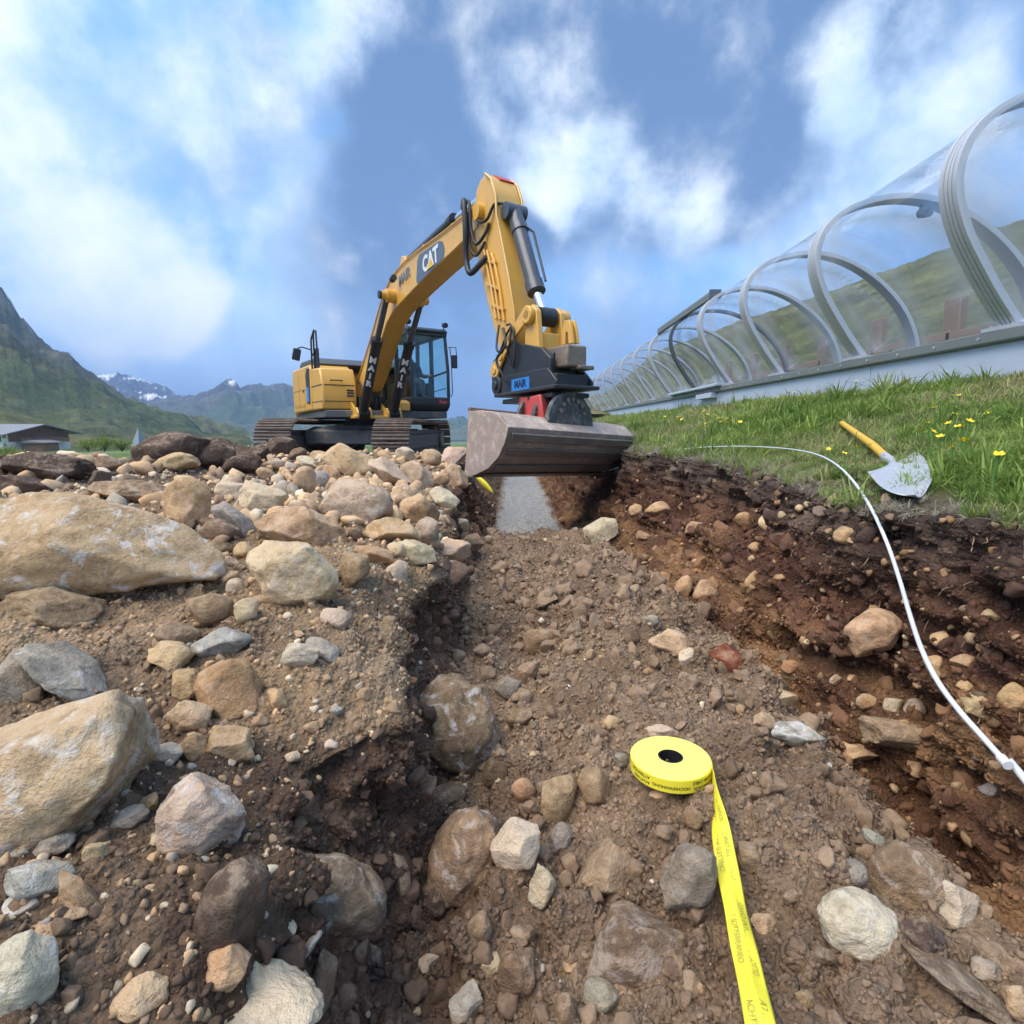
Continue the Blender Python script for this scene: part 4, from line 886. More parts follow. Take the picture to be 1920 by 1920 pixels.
MB().prism([(6.76, .205), (7.14, .238), (7.14, .262), (6.76, .222)], L0 - .03, L1 + .03, bk).build('cutting_edge', MATS['edge_steel'], bkt, bevel=.004)
for (a, b2, z0, z1) in ((7.770, 7.745, .70, .635), (7.69, 7.64, .555, .495), (7.50, 7.41, .392, .340), (7.25, 7.14, .292, .262)):
    MB().prism([(a + .004, z0), (b2 + .004, z1), (b2 + .026, z1 - .020), (a + .028, z0 - .016)], L0 + .05, L1 - .05, bk).build('wear_strip', MATS['edge_steel'], bkt, bevel=.003)
MB().prism([(7.0, .89), (7.06, .89), (7.06, .94), (7.0, .94)], L0, L1, bk).build('top_lip', MATS['edge_steel'], bkt, bevel=.008)

# ================================================================== driver in the cab: seated, hands on the levers
EXM = Matrix.Translation(EX_LOC) @ Matrix.Rotation(EX_RZ, 4, 'Z')
def skin_body(name, joints, edges, mat, M, sub=2):
    me = bpy.data.meshes.new(name); me.from_pydata([M @ Vector(j[0]) for j in joints], edges, [])
    o = bpy.data.objects.new(name, me); link(o); sk = o.modifiers.new('skin', 'SKIN'); sk.use_smooth_shade = True
    lay = me.skin_vertices[0] if me.skin_vertices else None
    for i, j in enumerate(joints): lay.data[i].radius = (j[1], j[2] if len(j) > 2 else j[1])
    lay.data[0].use_root = True
    ss = o.modifiers.new('sub', 'SUBSURF'); ss.levels = sub; ss.render_levels = sub
    me.materials.append(mat); return o
def skin_layer(me):
    bm = bmesh.new(); bm.from_mesh(me); bm.verts.layers.skin.verify(); bm.to_mesh(me); bm.free()
def person_body():
    J = [((.10, .84, 1.80), .15, .13), ((.08, .84, 2.00), .15, .12), ((.08, .84, 2.18), .17, .12), ((.10, .84, 2.29), .07), ((.12, .84, 2.36), .055),
         ((.10, .64, 2.20), .075), ((.20, .58, 1.96), .055), ((.44, .55, 1.93), .042), ((.52, .53, 1.95), .036),
         ((.10, 1.04, 2.20), .075), ((.20, 1.10, 1.96), .055), ((.44, 1.13, 1.93), .042), ((.52, 1.15, 1.95), .036),
         ((.30, .74, 1.80), .10), ((.58, .72, 1.80), .075), ((.66, .72, 1.46), .055), ((.78, .72, 1.45), .045),
         ((.30, .94, 1.80), .10), ((.58, .96, 1.80), .075), ((.66, .96, 1.46), .055), ((.78, .96, 1.45), .045)]
    E_ = [(0, 1), (1, 2), (2, 3), (3, 4), (2, 5), (5, 6), (6, 7), (7, 8), (2, 9), (9, 10), (10, 11), (11, 12), (0, 13), (13, 14), (14, 15), (15, 16), (0, 17), (17, 18), (18, 19), (19, 20)]
    me = bpy.data.meshes.new('person'); me.from_pydata([j[0] for j in J], E_, []); skin_layer(me)
    o = bpy.data.objects.new('person', me); link(o); o.matrix_world = EXM
    sk = o.modifiers.new('skin', 'SKIN'); sk.use_smooth_shade = True
    for i, j in enumerate(J): me.skin_vertices[0].data[i].radius = (j[1], j[2] if len(j) > 2 else j[1])
    me.skin_vertices[0].data[0].use_root = True
    ss = o.modifiers.new('sub', 'SUBSURF'); ss.levels = 2; ss.render_levels = 2
    me.materials.append(MATS['jacket']); return o
pers = person_body(); tag(pers, 'driver in dark jacket seated in the excavator cab with hands on the levers', 'person')
def blob(name, c, r, mat, parent, sub=3, fn=None):
    bm = bmesh.new(); bmesh.ops.create_icosphere(bm, subdivisions=sub, radius=1.0)
    for v in bm.verts:
        p = Vector((v.co.x * r[0], v.co.y * r[1], v.co.z * r[2]))
        if fn: p = fn(v.co.copy(), p)
        v.co = p + Vector(c)
    me = bpy.data.meshes.new(name); bm.to_mesh(me); bm.free(); me.materials.append(mat)
    for q in me.polygons: q.use_smooth = True
    o = bpy.data.objects.new(name, me); link(o, parent); return o
def headf(u, p):
    p = p.copy()
    if u.x > .2 and u.z < -.2: p.x *= 1.02; p.z *= 1.0
    if u.z < -.3: p.y *= .82
    if u.x > .93: p.x += .018                                 # nose
    return p
hd = blob('head', (.145, .84, 2.47), (.098, .076, .118), MATS['skin'], pers, 3, headf)
blob('hair', (.125, .84, 2.505), (.100, .082, .098), MATS['hair'], hd, 3, lambda u, p: p if u.x < .35 or u.z > .45 else p * .8)
for y in (.808, .872): blob('eye', (.236, y, 2.485), (.010, .014, .008), MATS['hair'], hd, 1)
for y in (.763, .917): blob('ear', (.13, y, 2.465), (.02, .010, .03), MATS['skin'], hd, 1)
blob('mouth', (.232, .84, 2.415), (.006, .022, .006), MATS['red_paint'], hd, 1)
for y, sy in ((.53, 1), (1.15, -1)):
    h = blob('hand', (.545, y, 1.955), (.045, .035, .02), MATS['skin'], pers, 2)
    for k in range(4): MB().tube([(.575, y - .027 + .018 * k, 1.965), (.603, y - .027 + .018 * k, 1.95), (.598, y - .027 + .018 * k, 1.925), (.578, y - .027 + .018 * k, 1.918)], [.009, .009, .008, .007], 6).build('finger', MATS['skin'], h, smooth=60)
    MB().tube([(.535, y + sy * .032, 1.955), (.56, y + sy * .045, 1.945), (.58, y + sy * .035, 1.93)], [.011, .010, .008], 6).build('thumb', MATS['skin'], h, smooth=60)

# ================================================================== covered conveyor tunnel on the right
TD = .015                                                       # the tunnel runs along +y, drifting right a little
AP = [(4.32, .86), (4.12, 1.10), (3.93, 1.36), (3.75, 1.64), (3.64, 1.92), (3.63, 2.16), (3.72, 2.38), (3.92, 2.56), (4.22, 2.68), (4.62, 2.73), (5.05, 2.67), (5.50, 2.48), (5.92, 2.18), (6.26, 1.80), (6.46, 1.38), (6.56, .86)]
APS = smooth_path([(x, 0, z) for x, z in AP], 5)
tun = empty('conveyor_tunnel', (4.4, 4.0, .45)); TL = Vector((4.4, 4.0, .45))
tag(tun, 'long glazed conveyor tunnel of curved clear panels on metal arches above the grass bank', 'tunnel')
NA, SP, Y0 = 30, 2.12, 2.75
GV = MATS['galvanised']
def arch_mesh(w, prof):                                          # sweep a section (along y, outwards) round the arch
    n = len(APS); V = []; F = []; k = len(prof)
    for i, p in enumerate(APS):
        t = (APS[min(i + 1, n - 1)] - APS[max(i - 1, 0)]).normalized(); o = Vector((t.z, 0, -t.x)); o = -o
        if (p - Vector((5.05, 0, 1.7))).dot(o) < 0: o = -o
        for (dy, do) in prof: V.append(p + Vector((0, dy * w, 0)) + o * do)
    for i in range(n - 1):
        for j in range(k): F.append((i * k + j, i * k + (j + 1) % k, (i + 1) * k + (j + 1) % k, (i + 1) * k + j))
    F.append(tuple(range(k))); F.append(tuple((n - 1) * k + j for j in range(k - 1, -1, -1)))
    return V, F
SECT = [(-.5, -.03), (-.5, .034), (-.28, .034), (-.26, .010), (-.20, .010), (-.18, .030), (-.03, .030), (-.015, .008), (.015, .008), (.03, .030), (.18, .030), (.20, .010), (.26, .010), (.28, .034), (.5, .034), (.5, -.03)]
base_mesh = {}
def arch(kind, y):
    if kind not in base_mesh:
        w = .19 if kind == 'wide' else .11
        V, F = arch_mesh(w, SECT); o = MB().add([v - TL for v in V], F).build('arch', GV if kind == 'wide' else MATS['aluminium_dark'], tun, smooth=40)
        base_mesh[kind] = o.data
    else: o = link(bpy.data.objects.new('arch', base_mesh[kind]), tun)
    o.location = (TD * y, y, 0); return o
pane_me = None
foot_me = None
for k in range(NA):
    y = Y0 + k * SP
    arch('dark' if k in (5, 14, 21) else 'wide', y)
    if foot_me is None:
        m = MB().bx(4.20, 4.38, -.19, .19, .84, .872)
        for dy in (-.15, -.06, .06, .15): m.cyl((4.26, dy, .872), (4.26, dy, .895), .014, 8)
        m.v = [tuple(Vector(v) - TL) for v in m.v]; f = m.build('foot_plate', GV, tun); foot_me = f.data
    else: f = link(bpy.data.objects.new('foot_plate', foot_me), tun)
    f.location = (TD * y, y, 0)
    if k < NA - 1:
        if pane_me is None:
            n = len(APS); V = []
            for yy in (.02, SP / 2, SP - .02):
                for i, p in enumerate(APS): V.append(Vector((p.x + TD * (yy), yy, p.z)) - TL)
            p_ = link(bpy.data.objects.new('pane', mesh_np('pane', [tuple(v) for v in V], grid_faces(3, n), MATS['polycarbonate'], True)), tun); pane_me = p_.data
            sm = p_.modifiers.new('thickness', 'SOLIDIFY'); sm.thickness = .004
        else:
            p_ = link(bpy.data.objects.new('pane', pane_me), tun); sm = p_.modifiers.new('thickness', 'SOLIDIFY'); sm.thickness = .004
        p_.location = (TD * y, y, 0)
YE = Y0 + (NA - 1) * SP
def along(m, name, mat, y0=Y0, y1=YE, **k):
    m.v = [tuple(Vector((x + TD * yy, yy, z)) - TL) for x, yy, z in m.v]; return m.build(name, mat, tun, **k)
along(MB().prism([(4.20, .745), (4.22, .735), (4.44, .735), (4.44, .84), (4.20, .84)], Y0 - .4, YE), 'base_beam', MATS['beam_grey'], bevel=.008)
along(MB().prism([(6.42, .735), (6.66, .735), (6.66, .84), (6.42, .84)], Y0 - .4, YE), 'base_beam', MATS['beam_grey'], bevel=.008)
for k in range(15):
    y = Y0 - .3 + k * SP * 2
    along(MB().bx(4.27, 4.31, y + .006, y + SP * 2 - .006, .36, .733), 'base_panel', MATS['panel_white'], bevel=.004)
bolts = MB()
for k in range(60):
    y = Y0 + k * .53 + .2; bolts.cyl((4.196, y, .79), (4.186, y, .79), .013, 8)
along(bolts, 'bolt', GV)['kind'] = 'stuff'
along(MB().bx(4.5, 6.4, Y0, YE, .60, .70), 'belt_bed', MATS['hood_grey'])
along(MB().bx(4.95, 5.75, Y0, YE, .702, .715), 'belt', MATS['core_black'])
for y, L_ in ((11.2, 4.2), (31.0, 3.6)):                         # lifting rails of the opening sections
    rl = along(MB().bx(3.80, 3.98, y, y + L_, 2.60, 2.68).bx(3.80, 3.84, y, y + L_, 2.54, 2.60), 'roof_rail', MATS['beam_grey'], bevel=.01)
    along(MB().bx(3.78, 4.0, y - .02, y + .05, 2.54, 2.70), 'rail_end', MATS['aluminium_dark'])
    along(MB().bx(4.08, 4.30, y + .2, y + L_ - .3, .845, .90).bx(4.12, 4.28, y + .6, y + 1.6, .62, .73), 'sill_cover', MATS['panel_white'], bevel=.01)
lamp = MB().cyl((4.86, Y0 + 2 * SP - .02, 2.56), (4.86, Y0 + 2 * SP - .16, 2.52), .055, 16).cyl((4.86, Y0 + 2 * SP, 2.66), (4.86, Y0 + 2 * SP - .05, 2.56), .02, 8)
along(lamp, 'lamp', MATS['aluminium_dark'], smooth=40)

yx = Y0 + 3 * SP + .3
fx_ = empty('fire_extinguisher', (6.30 + TD * yx, yx, .95)); tag(fx_, 'small red fire extinguisher on the far side wall inside the clear tunnel', 'extinguisher')
MB().tube([(0, 0, 0), (0, 0, .02), (0, 0, .36), (0, 0, .40), (0, 0, .42)], [.06, .075, .075, .05, .025], 16).build('cylinder', MATS['red_plastic'], fx_, smooth=50)
MB().tube([(0, 0, .42), (0, 0, .47)], .018).bx(-.02, .02, -.08, .02, .46, .485).tube([(0, -.05, .44), (0, -.10, .30), (0, -.085, .15)], .010).build('valve', MATS['core_black'], fx_)
fx_.scale = (.7, .7, .7)

# wooden snow fence behind the tunnel
fence = empty('wooden_fence', (9.0, 8.0, 1.05)); tag(fence, 'brown timber post and rail fence standing behind the clear tunnel', 'fence')
for k in range(7):
    y = 1.0 + k * 2.3; MB().box((0, y, .55 + .02 * k), (.16, .42, 1.9), Matrix.Rotation(R(random.uniform(-3, 3)), 3, 'Y')).build('post', MATS['fence_wood'], fence, bevel=.02)
for z in (.25, .75):
    for k in range(6): MB().box((-.10, 2.15 + k * 2.3, z + .03 * (k % 2)), (.06, 2.4, .18)).build('rail', MATS['fence_wood'], fence, bevel=.01)
# ================================================================== chalet, cars, spire and bushes in the valley on the left
hs = Vector((-82, 84, -3.2)); ch = empty('chalet', hs, R(0)); tag(ch, 'alpine chalet with grey roof, brown timber upper storey and white plaster base', 'house')
# long side faces the viewer; gable end on the right, turned away a little
HM = Matrix.Rotation(R(-16), 4, 'Z')
class HB(MB):
    def build(s, *a, **k): s.v = [tuple(HM @ Vector((v[0], v[1], (v[2] + .5) * .74 - .5))) for v in s.v]; return MB.build(s, *a, **k)
HB().bx(-16, 4.6, 0, 9, -.5, 1.35).build('plaster_base', MATS['plaster_white'], ch)
for k in range(7):
    z = 1.36 + k * .245; HB().bx(-16, 3.3, .02 + .004 * (k % 2), 8.95, z, z + .235).build('plank', MATS['wood_brown'], ch)
HB().bx(3.3, 4.62, -.05, .1, 1.3, 3.15).build('plaster_bay', MATS['plaster_white'], ch)
HB().prism_z([(3.3, .1), (4.6, .1), (4.6, 8.9), (3.3, 8.9)], 1.36, 3.1).build('gable_wall', MATS['wood_brown'], ch)
HB().add([(4.605, 0, 3.1), (4.605, 9, 3.1), (4.605, 4.5, 4.75), (4.45, 0, 3.1), (4.45, 9, 3.1), (4.45, 4.5, 4.75)], [(0, 1, 2), (5, 4, 3), (0, 3, 4, 1), (1, 4, 5, 2), (2, 5, 3, 0)]).build('gable_boarding', MATS['wood_brown'], ch)
rf = HB().add([(-17, -1.4, 2.75), (6.2, -1.4, 2.75), (6.2, 4.5, 4.85), (-17, 4.5, 4.85), (-17, -1.4, 2.95), (6.2, -1.4, 2.95), (6.2, 4.5, 5.07), (-17, 4.5, 5.07)], [(0, 3, 2, 1), (4, 5, 6, 7), (0, 1, 5, 4), (1, 2, 6, 5), (2, 3, 7, 6), (3, 0, 4, 7)]).build('roof', MATS['roof_slate'], ch)
HB().add([(-17, 10.4, 2.75), (6.2, 10.4, 2.75), (6.2, 4.5, 4.85), (-17, 4.5, 4.85), (-17, 10.4, 2.95), (6.2, 10.4, 2.95), (6.2, 4.5, 5.07), (-17, 4.5, 5.07)], [(0, 1, 2, 3), (4, 7, 6, 5), (0, 4, 5, 1), (1, 5, 6, 2), (2, 6, 7, 3), (3, 7, 4, 0)]).build('roof', MATS['roof_slate'], ch)
HB().bx(-4.4, -3.2, .9, 1.6, 3.72, 3.90).build('skylight', MATS['tent_grey'], rf)
for x, z, w, h in ((3.75, 2.05, .3, .75), (4.2, 2.05, .3, .75), (3.75, .35, .3, .75), (4.2, .35, .3, .75), (-1.4, .55, .7, .45), (-5.5, 1.75, 1.5, .8), (-9, 1.75, 1.5, .8), (-9, .4, .8, .7)):
    wn = HB().bx(x, x + w, -.10 if x > 3 else -.03, -.02, z, z + h).build('window', MATS['plaster_white'], ch); HB().bx(x + .05, x + w - .05, -.13 if x > 3 else -.06, -.09 if x > 3 else -.03, z + .05, z + h - .05).build('pane', MATS['window_dark'], wn)
HB().bx(4.7, 6.0, 1, 8, 1.2, 1.45).bx(5.9, 6.0, 1, 8, 1.45, 2.2).build('balcony', MATS['wood_brown'], ch)
sh = empty('shed', hs + Vector((7.4, -.5, -.1))); tag(sh, 'low brown timber shed beside the right end of the chalet', 'shed')
MB().bx(-1.6, 1.6, 0, 3, -.5, .8).build('wall', MATS['wood_brown'], sh); MB().prism([(-2.0, .8), (2.0, .8), (1.9, .92), (0, 1.25), (-1.9, .92)], -.4, 3.4).build('roof', MATS['roof_slate'], sh)
d = ray(262, 829) * 60
sp = empty('pyramid_spire', d); tag(sp, 'pointed pale grey pyramid spire rising behind the soil heap', 'spire')
for k in range(4):
    a0 = math.pi / 2 * k + .5; a1 = a0 + math.pi / 2
    MB().add([(.85 * math.cos(a0), .85 * math.sin(a0), -.4), (.85 * math.cos(a1), .85 * math.sin(a1), -.4), (0, 0, 1.65), (0, 0, -.4)], [(0, 1, 2), (0, 2, 3), (1, 3, 2), (0, 3, 1)]).build('face', MATS['tent_grey'], sp)
MB().cyl((0, 0, 1.5), (0, 0, 1.8), .02, 8).build('tip', MATS['aluminium_dark'], sp)
hut = empty('summit_hut', ray(122, 664) * 690); tag(hut, 'tiny cable car station on the mountain ridge', 'hut')
MB().bx(-3, 2.5, -3, 3, -5, 2).build('wall', MATS['roof_slate'], hut); MB().prism([(-3.5, 2), (3, 2), (0, 3.2)], -3.5, 3.5).build('roof', MATS['roof_slate'], hut); MB().bx(2.5, 9, -.3, .3, .7, 1.2).build('boom_arm', MATS['aluminium_dark'], hut)

def bush(name, loc, r, h, n, label, seed, cols, cat='bush', group=None):
    b = empty(name, loc); tag(b, label, cat, group); g = np.random.default_rng(seed)
    st = MB()
    for k in range(6):
        a = g.uniform(0, 6.28); q = g.uniform(.2, .7); st.tube([(0, 0, -.2), (q * r * .5 * math.cos(a), q * r * .5 * math.sin(a), h * .35), (q * r * math.cos(a), q * r * math.sin(a), h * .75)], [.05, .035, .012], 6)
    st.build('trunk', MATS['bark'], b)
    cl = g.normal(0, 1, (16, 3)); cl /= np.linalg.norm(cl, axis=1, keepdims=True); cl = cl * g.uniform(.35, .9, (16, 1)) * [r * .8, r * .8, h * .42] + [0, 0, h * .5]
    ci = g.integers(0, 16, n); p = cl[ci] + g.normal(0, 1, (n, 3)) * [r * .20, r * .20, h * .15]; p[:, 2] = np.clip(p[:, 2], -.1, None)
    sz = g.uniform(.5, 1.2, n) * .055 * r; u = g.normal(0, 1, (n, 3)); u /= np.linalg.norm(u, axis=1, keepdims=True); w = np.cross(u, g.normal(0, 1, (n, 3))); w /= np.linalg.norm(w, axis=1, keepdims=True)
    V = np.stack([p - u * sz[:, None], p + w * sz[:, None] * .5, p + u * sz[:, None], p - w * sz[:, None] * .5], 1).reshape(-1, 3)
    c = np.array(cols[0]) + (np.array(cols[1]) - np.array(cols[0])) * g.uniform(0, 1, (n, 1)); c = np.repeat(c * (.8 + .4 * g.uniform(0, 1, (16, 1)))[ci], 4, 0)
    link(bpy.data.objects.new('crown', mesh_np('crown', V, np.arange(4 * n).reshape(-1, 4), MATS['foliage'], False, c)), b)
for k, (px, py, t, r, h, lb) in enumerate(((165, 838, 46, 1.2, .9, 'leftmost yellow green bush on the slope below the mountain'), (195, 838, 48, 1.5, 1.1, 'middle yellow green bush right of the chalet'), (228, 838, 50, 1.4, 1.1, 'yellow green bush closest to the pointed spire'), (18, 856, 24, .75, .75, 'bright green shrub in front of the chalet at the left edge'), (-12, 858, 25, .9, .8, 'green shrub cut by the left picture edge'))):
    d = ray(px, py) * t; bush('bush', (d.x, d.y, d.z - .2), r, h, 1500, lb, 300 + k, ((.13, .20, .035), (.27, .33, .08)), group='bushes below the mountain')

# ================================================================== rocks: every stone one can pick out
CAM_R = Vector((1, 0, 0)); CAM_F = Vector((0, math.cos(PITCH), -math.sin(PITCH))); CAM_U = Vector((0, math.sin(PITCH), math.cos(PITCH)))
def ico(n):
    bm = bmesh.new(); bmesh.ops.create_icosphere(bm, subdivisions=n, radius=1.0)
    V = np.array([v.co[:] for v in bm.verts]); F = np.array([[v.index for v in f.verts] for f in bm.faces]); bm.free(); return V, F
ICO = {n: ico(n) for n in (2, 3, 4, 5)}
def rock_verts(seed, ang, n, rough=1.0):
    g = np.random.default_rng(seed); V = ICO[n][0].copy()
    ang = .06 + .6 * ang if ang <= .2 else min(1.0, .30 + .95 * ang); k = int(9 + 9 * ang)
    for _ in range(k):
        d = g.normal(0, 1, 3); d /= np.linalg.norm(d); o = g.uniform(.93 - .45 * ang, .97 - .18 * ang)
        p = V @ d; V = V - np.where(p > o, (p - o) * .985, 0)[:, None] * d
    off = g.uniform(0, 90, 3)
    r = 1 + (.15 * fbm(V * 1.1 + off, 2, seed) + .085 * fbm(V * 2.6 + off, 3, seed + 1) + .055 * fbm(V * 7 + off, 5, seed + 2, .62)) * rough
    V = V * r[:, None]
    lo, hi = V.min(0), V.max(0); return (V - (lo + hi) / 2) / ((hi - lo) / 2)
PAL0 = {'tan': (.52, .395, .265), 'pale': (.64, .555, .415), 'orange': (.56, .345, .165), 'yellow': (.60, .47, .25), 'pink': (.54, .40, .31), 'brown': (.235, .165, .108),
       'dark': (.125, .085, .062), 'grey': (.36, .355, .33), 'blue': (.36, .42, .46), 'red': (.21, .075, .045), 'rust': (.42, .215, .095), 'taupe': (.335, .25, .175), 'white': (.66, .64, .58)}
PAL = {k: (v[0] * 1.16, v[1] * 1.07, v[2] * .97) for k, v in PAL0.items()}
PAL.update(grey=(.40, .35, .28), blue=(.39, .375, .33), yellow=(.66, .50, .30), white=(.70, .62, .49), orange=(.62, .41, .235), rust=(.47, .29, .16), pale=(.70, .585, .425), pink=(.62, .47, .35), brown=(.25, .175, .115), dark=(.115, .078, .058))
PLACED = []
def rock(px, py, w, h, rot, col, ang, label=None, pale=0.0, emb=.30, depth=.85, name=None, group=None, front=None, seed=None):
    seed = seed or (int(px * 7 + py * 13 + w) % 99991)
    rr = random.Random(seed)
    if front is None: t, l, nrm = hit(px, min(1918, py + h * .36))
    else: t = front
    if t is None: return None
    a = w / 2 * t / FOC; c = h / 2 * t / FOC; d = depth * (a + c) / 2
    if front is None:
        # the lower front of the stone meets the ground there; the stone itself reaches back from it
        t = t + d * (emb * 1.5); a *= 1 + d * emb * 1.2 / t; c *= 1 + d * emb * 1.2 / t
    n = 5 if w > 140 else 4 if w > 50 else 3 if w > 22 else 2
    V = rock_verts(seed, ang, n)
    cr, sr = math.cos(R(rot)), math.sin(R(rot))
    # w, h are the stone's box in the picture; undo the turn so that the turned body fills it
    if abs(rot) > 1:
        k = abs(cr), abs(sr); den = k[0] ** 2 - k[1] ** 2
        if abs(den) > .25:
            a2 = math.sqrt(max(.1 * a * a, (a * a * k[0] ** 2 - c * c * k[1] ** 2) / den)); c2 = math.sqrt(max(.1 * c * c, (c * c * k[0] ** 2 - a * a * k[1] ** 2) / den)); a, c = a2, c2
        else: q = math.hypot(a, c); a, c = q * .92, q * (.20 if ang >= .7 else .45)
    V = V * np.array([a, c, d])
    X = V[:, 0] * cr + V[:, 1] * sr; Yc = -V[:, 0] * sr + V[:, 1] * cr
    W = X[:, None] * np.array(CAM_R) + Yc[:, None] * np.array(CAM_U) + V[:, 2:3] * np.array(CAM_F)
    nm = name or ('boulder' if max(a, c) > .085 and w > 100 else 'stone')
    me = mesh_np(nm, W, ICO[n][1], MATS['stone'], True)
    o = bpy.data.objects.new(nm, me); o.location = ray(px, py) * t; link(o)
    k = rr.uniform(.88, 1.10); base = PAL[col] if isinstance(col, str) else col
    o.color = (base[0] * k, base[1] * k * rr.uniform(.96, 1.04), base[2] * k * rr.uniform(.93, 1.07), pale)
    if label: tag(o, label, 'rock', group)
    PLACED.append((px, py, max(w, h) / 2)); return o
